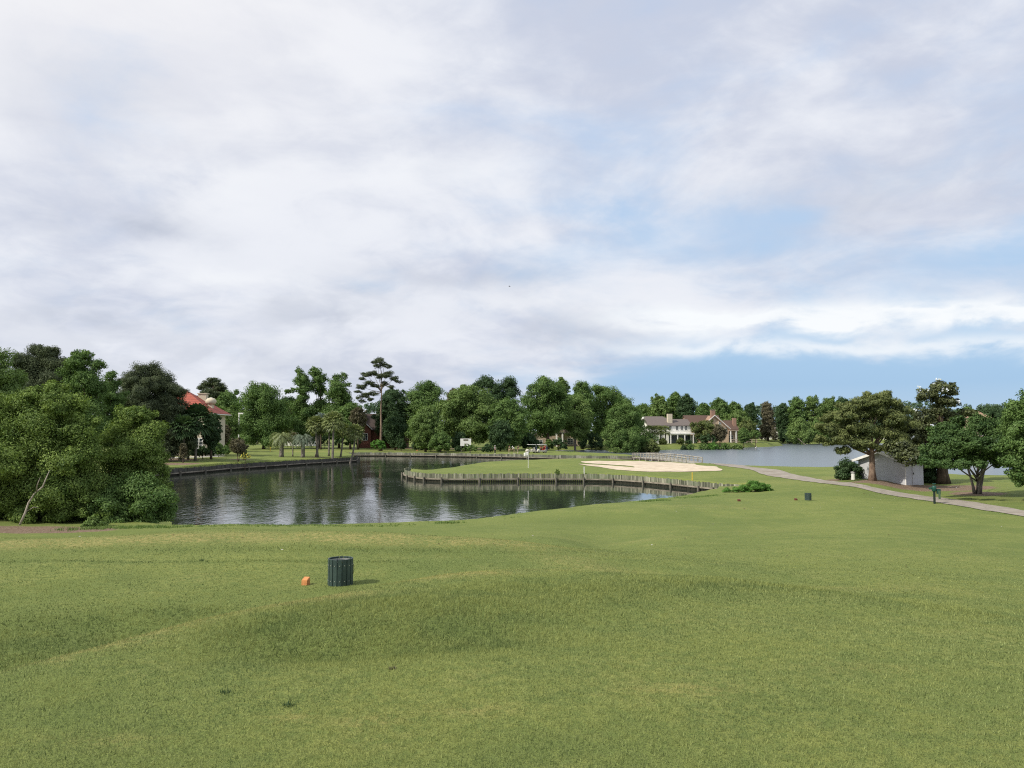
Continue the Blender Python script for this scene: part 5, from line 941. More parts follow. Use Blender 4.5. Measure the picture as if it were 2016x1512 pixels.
window(h, 15.5, .3, 1.6, 2.2, 1.0); window(h, 10.5, ZT(838), .6, 1.6, -2.2); window(h, 12.6, ZT(846) - .6, .5, 1.5, -2.2); window(h, 5.2, .6, 1.2, 1.8, -2.2); window(h, 8.2, .6, 1.2, 1.8, -2.2)
rl = MB(); [rl.box(12.6 + i * 1.75, 12.8 + i * 1.75, -7.2, -7.0, 0, 1.15) for i in range(6)]; rl.box(12.6, 21.5, -7.25, -6.95, 1.15, 1.3); rl.box(12.6, 21.5, -7.14, -7.06, .5, .62); rl.build('terrace_rail', MATS['stone_tan'], h)
# --- red roofed house
D = 133; h = house('red_roofed_house', 'stucco house with red tiled roof and two cream chimneys behind the dark pine', 300, D, R(4)); z0 = h.location.z
def ZR(py): return PD(380, py, 133)[2] - z0
k = D / F
MB().box(0, 9.6, 0, 9, 0, ZR(815)).build('wall', MATS['cream_wall'], h); r = hip(0, 9.8, 0, 9, ZR(814.5), ZR(764), .6, 2.6, inset2=6.6).build('roof', MATS['red_tile'], h)
MB().box(-.7, 10.5, -.7, 9.7, ZR(815.8), ZR(814.0)).build('cornice', MATS['trim_white'], h)
MB().box(5.7, 7.1, 5.6, 6.9, ZR(800), ZR(772)).build('chimney', MATS['cream_wall'], r); MB().box(5.55, 7.25, 5.45, 7.05, ZR(772), ZR(770.5)).build('chimney_cap', MATS['cream_wall'], r)
MB().box(8.2, 9.0, 3.2, 4.2, ZR(812), ZR(795)).build('chimney', MATS['cream_wall'], r); MB().lathe([(0, 0), (.55, 0), (.92, .32), (.92, .75), (.6, 1.12), (.42, 1.15), (0.0, 1.16)], 14, (8.6, 3.7, ZR(795))).build('chimney_pot', MATS['cream_wall'], r, True); MB().box(8.4, 8.8, 3.5, 3.9, ZR(783), ZR(780.5)).build('flue', MATS['trim_white'], r)
bay = MB().prism([(6.6, -.0), (7.0, -.95), (8.8, -.95), (9.2, -.0)], .003, ZR(852), 'z'); bay.build('bay', MATS['cream_wall'], h); MB().prism([(6.4, -.0), (6.9, -1.15), (8.9, -1.15), (9.4, -.0)], ZR(852), ZR(849.5), 'z').build('bay_roof', MATS['stone_tan'], h)
for x_ in (7.3, 7.9, 8.5): window(h, x_, ZR(882), .42, 1.6, -.95, nx=1, nz=3)
for x_ in (1.4, 3.4, 5.4): window(h, x_, ZR(880), .9, 1.7, 0); window(h, x_, ZR(840), .9, 1.4, 0)
# --- dark brick house with arched window
D = 206; h = house('brick_house', 'dark brick house with steep brown roof and white arched window behind the tallest pine', 706, D, R(0)); z0 = h.location.z
def ZB(py): return PD(740, py, 206)[2] - z0
mb = MB(); wall_gx(mb, 0, 12.4, 0, 8, ZB(848), ZB(815)); mb.build('wall', MATS['brick'], h); gable_x(0.4, 11.4, 0, 8, ZB(845), ZB(815), .3).build('roof', MATS['shingle_dark'], h)
mb = MB(); wall_gy(mb, .6, 3.6, -1.6, 3, ZB(845), ZB(834)); mb.build('front_gable', MATS['brick'], h); gable_y(.6, 3.6, -1.6, 3, ZB(845), ZB(834), .35, .2).build('gable_roof', MATS['shingle_dark'], h)
MB().prism([(.2, ZB(846.5)), (2.1, ZB(833)), (4.0, ZB(846.5)), (4.0, ZB(845)), (2.1, ZB(831.6)), (.2, ZB(845))], -2.1, -1.96, 'y').build('gable_trim', MATS['trim_white'], h)
window(h, 2.1, ZB(866), 1.1, 1.6, -1.6)
ar = MB(); cx, cz = 8.0, ZB(858); 
for i in range(12):
    a0, a1 = math.pi * i / 12, math.pi * (i + 1) / 12; ar.add([(cx + r_ * math.cos(a), y_, cz + r_ * math.sin(a)) for y_ in (-.25, -.05) for a, r_ in ((a0, 1.55), (a1, 1.55), (a1, 1.25), (a0, 1.25))], [(0, 1, 2, 3), (4, 7, 6, 5), (0, 4, 5, 1), (2, 6, 7, 3), (1, 5, 6, 2), (3, 7, 4, 0)])
for x_ in (-1.4, 0, 1.4): ar.box(cx + x_ - .13, cx + x_ + .13, -.24, -.04, ZB(869), cz + (1.4 if x_ == 0 else 0.05))
ar.box(cx - 1.7, cx + 1.7, -.28, -.03, ZB(870), ZB(868.6)); af = ar.build('arched_window', MATS['trim_white'], h); pn = MB().prism([(cx - 1.3, ZB(868.5))] + [(cx + 1.3 * math.cos(math.pi * i / 10), cz + 1.3 * math.sin(math.pi * i / 10)) for i in range(11)], -.05, -.01, 'y'); pn.build('pane', MATS['glass_dark'], af)
# --- cream house behind the palms
D = 222; h = house('cream_house', 'cream walled house with grey roof glimpsed behind the palms', 546, D, R(-4)); z0 = h.location.z
def ZC(py): return PD(580, py, 222)[2] - z0
mb = MB(); wall_gx(mb, 0, 10.8, 0, 7, ZC(840), ZC(824)); mb.build('wall', MATS['white_wall'], h); gable_x(3.0, 10.8, -.5, 7, ZC(838), ZC(823), .3).build('roof', MATS['shingle_grey'], h); MB().box(.4, 2.8, -1, 4, ZC(850), ZC(825)).build('front_bay', MATS['cream_wall'], h)
MB().box(3.2, 10.6, -1.6, -.003, ZC(844.5), ZC(843)).build('porch_roof', MATS['shingle_grey'], h); window(h, 5, 2.2, 1.0, 1.5, 0); window(h, 8, 2.2, 1.0, 1.5, 0)
for x_ in (3.4, 6.8, 10.3): MB().box(x_ - .1, x_ + .1, -1.5, -1.3, 0, ZC(844.5)).build('porch_column', MATS['trim_white'], h)
# --- hidden house behind the carts
D = 236; h = house('shaded_house', 'shaded house with white porch columns hidden under the trees behind the carts', 1046, D, 0); z0 = h.location.z
def ZH(py): return PD(1080, py, 236)[2] - z0
mb = MB(); wall_gy(mb, 0, 5.2, 0, 8, ZH(862), ZH(848)); mb.box(5.3, 15.5, 1, 8, 0, ZH(855)); mb.build('wall', MATS['stone_tan'], h); gable_y(0, 5.2, 0, 8, ZH(862), ZH(848), .5).build('roof', MATS['shingle_grey'], h); hip(5.6, 15.5, 1, 8, ZH(855), ZH(845), .3, 3).build('rear_roof', MATS['shingle_dark'], h)
for x_ in (.2, 7.6, 9.4): MB().box(x_ - .22, x_ + .22, -2.2, -1.8, 0, ZH(850)).build('porch_column', MATS['trim_white'], h)
MB().box(7.0, 10.0, -2.6, .99, ZH(850), ZH(848)).build('porch_roof', MATS['stone_tan'], h); window(h, 2.6, .6, 1.6, 1.4, 0); window(h, 12, .8, 1.6, 1.6, 1)
# --- far white building
D = 362; h = house('long_white_building', 'long white building behind the cone-shaped tree on the far shore', 1506, D, 0); z0 = h.location.z
def ZL(py): return PD(1520, py, 362)[2] - z0
MB().box(0, 9, 0, 8, 0, ZL(846)).build('wall', MATS['white_wall'], h); hip(0, 9, 0, 8, ZL(846), ZL(841), .4, 2).build('roof', MATS['shingle_grey'], h)
for x_ in (1.5, 3.5, 5.5, 7.5): window(h, x_, ZL(858), .8, 1.4, 0)
D = 362; h = house('white_villa', 'bright white house wall across the lake, glimpsed through the magnolia', 1752, D, 0); z0 = h.location.z
MB().box(0, 6.4, 0, 7, 0, ZL(838)).build('wall', MATS['white_wall'], h); hip(0, 6.4, 0, 7, ZL(838), ZL(833), .4, 2.5).build('roof', MATS['shingle_grey'], h); window(h, 2, ZL(850), 1.0, 1.5, 0); window(h, 4.4, ZL(850), 1, 1.5, 0)
D = 240; x, y, z = PD(1914, 848, 240); x0 = x; h = thing('brown_roofed_house', 'house with pointed brown roof peeping above the spreading tree', 'house', (x0, 240, 1.3)); z0 = 1.3
def ZP(py): return PD(1930, py, 240)[2] - z0
MB().box(.4, 5.6, .4, 5.6, 0, ZP(822)).build('wall', MATS['tan_wall'], h); MB().add([(-.2, -.2, ZP(822)), (6.2, -.2, ZP(822)), (6.2, 6.2, ZP(822)), (-.2, 6.2, ZP(822)), (3, 3, ZP(806.5))], [(0, 3, 2, 1), (0, 1, 4), (1, 2, 4), (2, 3, 4), (3, 0, 4)]).build('roof', MATS['roof_tan'], h); window(h, 3, 3, 1.2, 1.5, .4)
# --- shed
a = Vector((29.9, 66.6)); b_ = Vector((31.9, 62.6)); g = ground(np.array([29.9, 31.9]), np.array([66.6, 62.6])); zb = float(g.min()) - .1
d = (b_ - a); Wd = d.length; rz = math.atan2(d.y, d.x); h = thing('painted_shed', 'small white painted shed with shallow gable roof behind the near pine', 'shed', (a.x, a.y, zb), rz)
ze = 3.2 - zb; za = 3.92 - zb; mat('shed_paint', (0.52, 0.525, 0.55), (0.46, 0.465, 0.49), 1.2, .75, 0, 20, dirt=(0.42, 0.42, 0.42)); mat('shed_roof', (0.50, 0.50, 0.51), (0.38, 0.38, 0.39), 2, .8, .3, 14)
mb = MB(); xm = Wd / 2; mb.prism([(0, 0), (Wd, 0), (Wd, ze), (xm, za), (0, ze)], 0, 2.15, 'y'); mb.build('wall', MATS['shed_paint'], h)
rf = gable_y(0, Wd, 0, 2.15, ze + .01, za + .01, .38, .10).build('roof', MATS['shed_roof'], h)
mb = MB(); sl = (za - ze) / xm
for sgn in (0, 1):
    x0_, x1_ = (-.40, xm) if not sgn else (xm, Wd + .40); q = lambda X: za - abs(X - xm) * sl
    mb.prism([(x0_, q(x0_) - .08), (x1_, q(x1_) - .08), (x1_, q(x1_) + .13), (x0_, q(x0_) + .13)], -.44, -.385, 'y')
mb.build('fascia', MATS['trim_white'], h)
MB().box(-.02, .06, -.03, 0.0 - .004, 0, ze).box(Wd - .06, Wd + .02, -.03, -.004, 0, ze).build('corner_board', MATS['trim_white'], h)
dr = MB().box(Wd + .004, Wd + .05, 0.75, 1.55, .1, 1.85).build('door', MATS['shed_paint'], h); MB().box(Wd + .055, Wd + .09, 0.82, 0.88, .95, 1.1).build('handle', MATS['glass_dark'], dr)

# ================================================================ COURSE FURNITURE
mat('bin_green', (0.040, 0.068, 0.062), (0.026, 0.048, 0.046), 5, .45, .15, 40, spec=.5); mat('bolt_metal', (0.55, 0.56, 0.52), None, 3, .4, metal=.6); mat('bin_liner', (0.015, 0.02, 0.02), None, 3, .7); mat('orange_paint', (0.60, 0.27, 0.10), (0.48, 0.20, 0.075), 14, .6, .4, 60)
mat('plastic_white', (0.75, 0.75, 0.73), (0.68, 0.68, 0.66), 2, .45); mat('post_green', (0.012, 0.085, 0.062), (0.008, 0.055, 0.042), 4, .45, spec=.5); mat('post_dark', (0.02, 0.032, 0.028), None, 4, .6); mat('rubber', (0.02, 0.02, 0.02), None, 4, .8); mat('cart_beige', (0.66, 0.63, 0.56), None, 2, .35); mat('cart_red', (0.45, 0.03, 0.035), None, 2, .5); mat('bag_navy', (0.03, 0.04, 0.09), None, 3, .7); mat('bag_red', (0.4, 0.05, 0.05), None, 3, .7)
mat('brown_paint', (0.13, 0.045, 0.028), None, 9, .7); mat('yellow_paint', (0.70, 0.52, 0.08), None, 9, .6); mat('skin', (0.46, 0.27, 0.19), (0.42, 0.24, 0.165), 8, .55); mat('shirt_white', (0.72, 0.72, 0.72), (0.62, 0.62, 0.63), 6, .85); mat('shirt_grey', (0.28, 0.32, 0.36), (0.22, 0.26, 0.30), 6, .85); mat('shirt_red', (0.45, 0.06, 0.07), (0.38, 0.05, 0.06), 6, .85); mat('shirt_green', (0.07, 0.12, 0.07), None, 6, .85); mat('shirt_dark', (0.05, 0.05, 0.06), None, 6, .85)
mat('trousers_dark', (0.035, 0.035, 0.045), None, 6, .9); mat('trousers_khaki', (0.36, 0.30, 0.20), None, 6, .9); mat('hair_dark', (0.05, 0.035, 0.025), None, 30, .7); mat('cap_white', (0.75, 0.75, 0.75), None, 6, .8); mat('feather_black', (0.02, 0.02, 0.022), None, 6, .8); mat('cord_dark', (0.04, 0.045, 0.04), None, 6, .8)
def onto(px, py, zz):
    q = P(px, py, zz); return (q[0], q[1], float(ground([q[0]], [q[1]])[0]))
def litter_bin(label, px, py, group, dia=.41, ht=.455, zz=None):
    p = at_ground(px, py) if zz is None else onto(px, py, zz); r_ = dia / 2; root = thing('litter_bin', label, 'litter bin', p, 0.1, group); n = 16; sm, bm_ = MB(), MB()
    for i in range(n):
        an = 2 * math.pi * i / n + .05; t = MB().box(-.036, .036, -.011, .011, 0.0, ht, .004); R_ = Matrix.Rotation(an - math.pi / 2, 4, 'Z'); q = Vector((math.cos(an) * r_, math.sin(an) * r_, 0))
        sm.add([tuple(R_ @ Vector(v) + q) for v in t.V], t.F)
        for z_ in (.085, ht - .105):
            c = Vector((math.cos(an), math.sin(an), 0)); o_ = c * (r_ + .0105) + Vector((0, 0, z_)); sd = Vector((-c.y, c.x, 0)); b0 = [tuple(o_ + (sd * math.cos(a) + Vector((0, 0, 1)) * math.sin(a)) * .0075) for a in np.linspace(0, 2 * math.pi, 8, endpoint=False)]; b1 = [tuple(Vector(v) + c * .007) for v in b0]
            bm_.add(b0 + b1, [tuple(range(8, 16))] + [(k, (k + 1) % 8, (k + 1) % 8 + 8, k + 8) for k in range(8)])
    sm.build('slats', MATS['bin_green'], root); bm_.build('bolts', MATS['bolt_metal'], root)
    MB().lathe([(0, .03), (r_ - .014, .03), (r_ - .014, ht - .03), (r_ - .028, ht - .03), (r_ - .028, .05), (0, .05)], 32).build('liner', MATS['bin_liner'], root, False)
    MB().lathe([(r_ - .013, ht - .055), (r_ - .013, ht - .03), (r_ - .03, ht - .03), (r_ - .03, ht - .055), (r_ - .013, ht - .055)], 32).build('hoop', MATS['bolt_metal'], root)
    MB().tube([(r_ + .018, -.03, ht - .10), (r_ + .03, -.04, ht * .62), (r_ + .026, -.05, ht * .48), (r_ + .015, -.02, ht * .40)], .004, 6).build('cord', MATS['cord_dark'], root)
    return root
litter_bin('dark green slatted litter bin with bolts, beside the orange tee marker', 670, 1149.5, 'slatted litter bins on the tees', zz=3.03)
litter_bin('small distant grey-green slatted litter bin on the far tee', 1591, 985, 'slatted litter bins on the tees', .38, .45)
def marker(label, px, py, mt, w_=.10, dp=.11, hh=.085, rz=.15, group='tee markers', zz=None):
    p = at_ground(px, py) if zz is None else onto(px, py, zz); V = [(-w_ / 2, -dp / 2, -.01), (w_ / 2, -dp / 2, -.01), (w_ / 2, dp / 2, -.01), (-w_ / 2, dp / 2, -.01), (-w_ / 2 * .97, -dp / 2 * .96, hh * .68), (w_ / 2 * .97, -dp / 2 * .96, hh * .68), (w_ / 2 * .97, dp / 2 * .9, hh), (-w_ / 2 * .97, dp / 2 * .9, hh)]
    bm = bmesh.new(); vs = [bm.verts.new(v) for v in V]; [bm.faces.new([vs[i] for i in f]) for f in ((0, 3, 2, 1), (4, 5, 6, 7), (0, 1, 5, 4), (1, 2, 6, 5), (2, 3, 7, 6), (3, 0, 4, 7))]; bmesh.ops.bevel(bm, geom=bm.edges[:], offset=.006, segments=2, affect='EDGES'); me = bpy.data.meshes.new('tee_marker'); bm.to_mesh(me); bm.free(); me.materials.append(MATS[mt])
    o = bpy.data.objects.new('tee_marker', me); COL.objects.link(o); o.location = p; o.rotation_euler = (0, 0, rz); tag(o, label, 'tee marker', group)
marker('orange block tee marker on the near tee beside the green bin', 602, 1149, 'orange_paint', .115, .11, .135, -.25, zz=3.03)
marker('small brown tee marker nearest the distant bin', 1567, 985, 'brown_paint', .16, .16, .13); marker('small dark brown tee marker alone on the middle of the far tee', 1455, 987, 'brown_paint', .16, .16, .13, group='tee markers')
marker('tiny orange tee marker across the pond near the white shirted golfer', 821, 888, 'orange_paint', .3, .3, .25)
# flagstick
p = at_ground(1040, 921.5); fl = thing('flagstick', 'yellow-white golf flagstick with white flag on the green', 'golf flag', p); H_ = PD(1040, 889, p[1])[2] - p[2]
MB().tube([(0, 0, -.05), (0, 0, H_)], .03, 8).build('pole', MATS['plastic_white'], fl)
V = []; nx = 10
for i in range(nx + 1):
    for j in range(6): t = i / nx; V.append((-.03 - t * .50, .06 * math.sin(t * 7) * t, H_ - .05 - j * .085 - t * .12))
fs = [(i * 6 + j, i * 6 + j + 1, (i + 1) * 6 + j + 1, (i + 1) * 6 + j) for i in range(nx) for j in range(5)]; fo = rawmesh('flag', V, fs, MATS['plastic_white'], fl, True); sm_ = fo.modifiers.new('thick', 'SOLIDIFY'); sm_.thickness = .008
def stake(label, px, py, mt, hh=.75, w_=.045, Dd=None):
    p = at_ground(px, py); o = MB().box(-w_, w_, -w_, w_, -.1, hh, .008).build('hazard_stake', MATS[mt]); o.location = p; tag(o, label, 'stake', 'short marker stakes on the course')
stake('yellow hazard stake above the plank wall near the sand bunker tip', 1363, 945.5, 'yellow_paint'); stake('white stake above the plank wall below the bunker', 1150, 933, 'plastic_white'); stake('pale orange stake on the lawn near the squat feather palm', 532, 889, 'yellow_paint', 1.0, .06)
for px, py, lb, hh in ((482, 873.5, 'short white gate post beneath the big round tree', 1.5), (506, 874, 'second short pale gate post, past the first under the round tree', 1.5), (754, 880, 'low white post beside the bright green shrub mound', 1.1)): 
    p = G(px, 6813 / (py - 848) * .93); o = MB().box(-.16, .16, -.16, .16, -.1, hh, .03).add([(-.22, -.22, hh), (.22, -.22, hh), (.22, .22, hh), (-.22, .22, hh), (0, 0, hh + .15)], [(0, 3, 2, 1), (0, 1, 4), (1, 2, 4), (2, 3, 4), (3, 0, 4)]).build('garden_post', MATS['trim_white']); o.location = p; tag(o, lb, 'post')
# white lamp column
x, y, z = G(470, 178); lp = thing('lamp_column', 'tall white column with a crossbar beside the big round tree', 'lamp post', (x, y, z)); hh = PD(470, 814, 178)[2] - z
MB().tube([(0, 0, 0), (0, 0, .4), (0, 0, hh)], [.28, .17, .13], 10).build('pole', MATS['trim_white'], lp); MB().box(-.18, .95, -.12, .12, hh - .16, hh + .14, .03).build('arm', MATS['trim_white'], lp); MB().box(-.9, -.35, -.35, .35, 0, 1.9, .05).box(-1.15, -.12, -.4, .4, 1.9, 2.05, .03).build('base_cabinet', MATS['trim_white'], lp)
# ball washer on its post by the path
x, y, z = at_ground(1840, 992); bw_ = thing('ball_washer', 'dark green ball washer on a post at the edge of the cart path', 'ball washer', (x, y, z), R(-12))
MB().box(-.055, .055, -.055, .055, -.1, .80, .01).build('post', MATS['post_dark'], bw_); MB().lathe([(0, .74), (.10, .74), (.13, .78), (.13, 1.02), (.11, 1.07), (0, 1.09)], 16).build('washer_body', MATS['post_green'], bw_, True)
MB().tube([(0, 0, 1.05), (0, 0, 1.20)], .02, 8).tube([(-.09, 0, 1.2), (.09, 0, 1.2)], .028, 8).build('plunger', MATS['post_green'], bw_)
MB().box(-.30, -.14, -.03, .03, .86, .98, .01).box(.14, .34, -.10, .10, .60, .86, .02).box(.12, .36, -.12, .12, .86, .885, .006).build('tray', MATS['post_green'], bw_)
tw = MB().box(.19, .31, -.135, -.115, .30, .80, .006).build('towel', MATS['shirt_green'], bw_)
# small post by the dark shrub
x, y, z = at_ground(1680, 944.5); wp = thing('water_stand', 'small grey-white stand with a dark cap between the dark shrub and the shed', 'stand', (x, y, z - .03))
MB().lathe([(0, 0), (.17, 0), (.17, .55), (0, .55)], 14).build('body', MATS['plastic_white'], wp, False); MB().lathe([(.12, .555), (.12, .64), (0.2, .64), (.2, .70), (0, .73)], 14).build('cap', MATS['shed_roof'], wp)
# notice board
x, y, z = G(917, 174); nb_ = thing('notice_board', 'large white board standing before the light green tree', 'board', (x, y, z)); s = 174 / F
z1, z2 = PD(917, 863.5, 174)[2] - z, PD(917, 878, 174)[2] - z
MB().box(-10.5 * s, 10.5 * s, -.06, .0, z2, z1, .01).build('panel', MATS['plastic_white'], nb_); MB().box(-4.5 * s, 5 * s, -.09, -.061, z1 - .5, z1 - .14).box(-3 * s, 4 * s, -.09, -.061, z2 + .35, z2 + .55).build('dark_patch', MATS['pile_wood'], nb_)
for x_ in (-9 * s, 9 * s): MB().box(x_ - .06, x_ + .06, .002, .12, -.2, z1).build('leg', MATS['bark_grey'], nb_)

# golf carts
def cart(label, px, D, rz, seatm, group='golf carts behind the far tee'):
    x, y, z = G(px, D); r_ = thing('golf_cart', label, 'golf cart', (x, y, z), rz, group)
    bd_ = MB().prism([(-1.15, .28), (-1.15, .72), (-.55, .78), (-.5, .62), (.35, .36), (.62, .40), (.72, .82), (.95, .80), (1.18, .55), (1.2, .3)], -.58, .58, 'y').build('body', MATS['cart_beige'], r_)
    MB().box(-1.0, .8, -.62, .62, 1.78, 1.86, .03).build('roof', MATS['plastic_white'], r_)
    MB().tube([(.72, -.52, .8), (.5, -.52, 1.78)], .02, 6).tube([(.72, .52, .8), (.5, .52, 1.78)], .02, 6).tube([(-.95, -.52, .7), (-.85, -.52, 1.78)], .02, 6).tube([(-.95, .52, .7), (-.85, .52, 1.78)], .02, 6).build('roof_post', MATS['post_dark'], r_)
    MB().box(-.55, .0, -.52, .52, .64, .80, .03).box(-.66, -.54, -.52, .52, .82, 1.2, .03).build('seat', MATS[seatm], r_)
    MB().tube([(.55, .25, .85), (.35, .25, 1.0)], .018, 6).add([tuple(Vector((.35, .25, 1.0)) + Vector((math.cos(a) * .05, math.sin(a) * .15, math.cos(a) * .10))) for a in np.linspace(0, 6.28, 12, endpoint=False)], [tuple(range(12))]).build('steering_wheel', MATS['rubber'], r_)
    for wx, wy in ((.85, -.5), (.85, .5), (-.78, -.5), (-.78, .5)):
        wl = MB().tube([(0, -.09, 0), (0, .09, 0)], .23, 16).build('wheel', MATS['rubber'], r_, False); wl.location = (wx, wy, .23); MB().tube([(0, -.10, 0), (0, .10, 0)], .11, 12).build('rim', MATS['plastic_white'], wl)
    return r_
cart('white roofed golf cart parked ahead of the one with a red shirted driver', 1046, 171, R(200), 'cart_beige'); c2 = cart('golf cart carrying a person in red, just behind the other cart', 1066, 171, R(205), 'cart_red')
def golf_bag(label, px, D, mt, dz, dx_=0):
    x, y, z = G(px, D); g = thing('golf_bag', label, 'golf bag', (x + dx_, y, z + dz)); MB().tube([(0, 0, 0), (-.02, 0, .45), (-.05, 0, .85)], [.13, .14, .12], 12).build('bag', MATS[mt], g); c = MB()
    for i in range(7): a = i * .9; c.tube([(-.05 + .05 * math.cos(a), .05 * math.sin(a), .8), (-.08 + .09 * math.cos(a), .09 * math.sin(a), 1.12)], .008, 5); c.box(-.1 + .09 * math.cos(a) - .03, -.1 + .09 * math.cos(a) + .05, .09 * math.sin(a) - .02, .09 * math.sin(a) + .02, 1.10, 1.15)
    c.build('club', MATS['bolt_metal'], g)
golf_bag('dark golf bag strapped to the back of the first cart', 1056, 170.6, 'bag_navy', .45); golf_bag('dark golf bag at the rear of the cart with the red shirted driver', 1077, 170.6, 'bag_navy', .45)

# people: one skinned body, clothes and hair as children
def person(label, px, D, rz, joints, shirt, trou, hat='hair_dark', z=None):
    x, y, g = G(px, D); root = thing('person', label, 'person', (x, y, g if z is None else z), rz)
    J = joints
    def skin(name, chain, m, sub=1):
        names = []; [names.append(q) for e in chain for q in e if q not in names]; me = bpy.data.meshes.new(name)
        me.from_pydata([J[q][0] for q in names], [(names.index(a), names.index(b)) for a, b in chain], []); me.materials.append(m); o = bpy.data.objects.new(name, me); COL.objects.link(o); o.parent = root
        md = o.modifiers.new('skin', 'SKIN'); 
        for i, q in enumerate(names): v = me.skin_vertices[0].data[i]; v.radius = J[q][1]; v.use_root = (i == 0)
        md.use_smooth_shade = True; o.modifiers.new('sub', 'SUBSURF').levels = sub; o.modifiers['sub'].render_levels = sub; return o
    body = [('pelvis', 'waist'), ('waist', 'chest'), ('chest', 'neck'), ('neck', 'head'), ('head', 'crownp')]
    for s in 'LR': body += [('chest', 'sh' + s), ('sh' + s, 'el' + s), ('el' + s, 'wr' + s), ('wr' + s, 'pa' + s), ('pelvis', 'hip' + s), ('hip' + s, 'kn' + s), ('kn' + s, 'an' + s), ('an' + s, 'toe' + s)]
    for s in 'LR':
        w_ = Vector(J['pa' + s][0]); d_ = (w_ - Vector(J['wr' + s][0])).normalized(); sd = d_.orthogonal().normalized()
        for i, off in enumerate((-.03, -.01, .01, .03)):
            J['f%d%s' % (i, s)] = (tuple(w_ + d_ * (.055 - abs(off) * .3) + sd * off + Vector((0, .008, 0))), (.009, .009)); J['g%d%s' % (i, s)] = (tuple(w_ + d_ * (.085 - abs(off) * .4) + sd * off + Vector((0, .02, 0))), (.008, .008)); body += [('pa' + s, 'f%d%s' % (i, s)), ('f%d%s' % (i, s), 'g%d%s' % (i, s))]
        J['th' + s] = (tuple(w_ + sd * .05 + d_ * .015), (.010, .010)); body += [('pa' + s, 'th' + s)]
    b = skin('body', body, MATS['skin'], 1)
    def grow(q, f, a=0.0): return (J[q][0], (J[q][1][0] * f + a, J[q][1][1] * f + a))
    J2 = dict(J)
    for q in ('pelvis', 'waist', 'chest'): J[q] = grow(q, 1.0, .018)
    for q in ('shL', 'shR', 'elL', 'elR'): J[q] = grow(q, 1.05, .016)
    skin('shirt', [('pelvis', 'waist'), ('waist', 'chest')] + [e for s in 'LR' for e in (('chest', 'sh' + s), ('sh' + s, 'el' + s))], MATS[shirt])
    for s in 'LR':
        for q in ('hip', 'kn', 'an'): J[q + s] = grow(q + s, 1.05, .016)
    skin('trousers', [e for s in 'LR' for e in (('pelvis', 'hip' + s), ('hip' + s, 'kn' + s), ('kn' + s, 'an' + s))], MATS[trou])
    hd = Vector(J['head'][0]); cr_ = Vector(J['crownp'][0]); up = (cr_ - hd).normalized(); c = hd + up * .035; 
    hm = MB(); pr = [(.115, -.02), (.118, .04), (.10, .09), (.06, .125), (0, .135)]; hm.lathe(pr, 14); qn = up.to_track_quat('Z', 'Y'); hm.V = [tuple(qn @ Vector(v) + c) for v in hm.V]
    if hat != 'hair_dark': br_ = MB().prism([(-.09, -.10), (.09, -.10), (.07, -.20), (0, -.225), (-.07, -.20)], 0.0, .012, 'z'); hm.add([tuple(qn @ Vector(v) + c + up * .03) for v in br_.V], br_.F)
    hm.build('cap' if hat != 'hair_dark' else 'hair', MATS[hat], root, True)
    fc = MB(); f_ = Vector((0, -1, 0)); 
    for ex in (-.035, .035): fc.lathe([(0, 0), (.011, .004), (.011, .012), (0, .016)], 6, tuple(hd + Vector((ex, -.098, .015))))
    fc.build('eyes', MATS['hair_dark'], root); MB().tube([tuple(hd + Vector((0, -.10, .01))), tuple(hd + Vector((0, -.128, -.025))), tuple(hd + Vector((0, -.10, -.035)))], [.008, .016, .01], 6).build('nose', MATS['skin'], root)
    for s in 'LR': t_ = Vector(J['toe' + s][0]); a_ = Vector(J['an' + s][0]); MB().tube([(a_.x, a_.y + .05, .045), (a_.x, a_.y - .02, .055), (t_.x, t_.y, .04), (t_.x, t_.y - .05, .03)], [.05, .055, .05, .03], 8).build('shoe', MATS['plastic_white'], root, True)
    return root
def pose(bend=0.0, arms='down', step=.12, squat=0.0, sit=False):
    def rb(p): # bend the torso forward (towards -y) about the hips
        x, y, z = p; z0 = .94; dz = z - z0; return (x, y - math.sin(bend) * dz + 0, z0 + math.cos(bend) * dz - squat)
    J = {'pelvis': ((0, 0, .96 - squat), (.14, .11)), 'waist': (rb((0, 0, 1.10)), (.13, .10)), 'chest': (rb((0, 0, 1.34)), (.155, .11)), 'neck': (rb((0, -.01, 1.50)), (.055, .055)), 'head': (rb((0, -.03, 1.63)), (.085, .10)), 'crownp': (rb((0, -.03, 1.72)), (.08, .09))}
    for s, g in (('L', 1), ('R', -1)):
        J['sh' + s] = (rb((g * .19, 0, 1.42)), (.06, .06)); 
        if arms == 'down': e, w_, pa = (g * .26, .02, 1.14), (g * .27, -.06, .89), (g * .27, -.09, .82); e, w_, pa = rb(e), rb(w_), rb(pa)
        else: sh = J['sh' + s][0]; e = (g * .17, sh[1] - .12, sh[2] - .26); w_ = (g * .06, sh[1] - .30, sh[2] - .46); pa = (g * .02, sh[1] - .34, sh[2] - .53)
        J['el' + s] = (e, (.045, .045)); J['wr' + s] = (w_, (.03, .026)); J['pa' + s] = (pa, (.036, .022))
        yk = -.03 - squat * .9; ys = g * step * .5
        if sit: J['hip' + s] = ((g * .10, -.05, .93 - squat), (.09, .09)); J['kn' + s] = ((g * .13, -.48, .93 - squat), (.065, .065)); J['an' + s] = ((g * .13, -.52, .50 - squat), (.045, .045)); J['toe' + s] = ((g * .13, -.68, .44 - squat), (.04, .03))
        else: J['hip' + s] = ((g * .10, 0, .90 - squat), (.095, .095)); J['kn' + s] = ((g * .12, yk + ys * .5, .50 - squat * .5), (.062, .062)); J['an' + s] = ((g * .13, ys, .10), (.042, .042)); J['toe' + s] = ((g * .14, ys - .16, .04), (.038, .028))
    return J
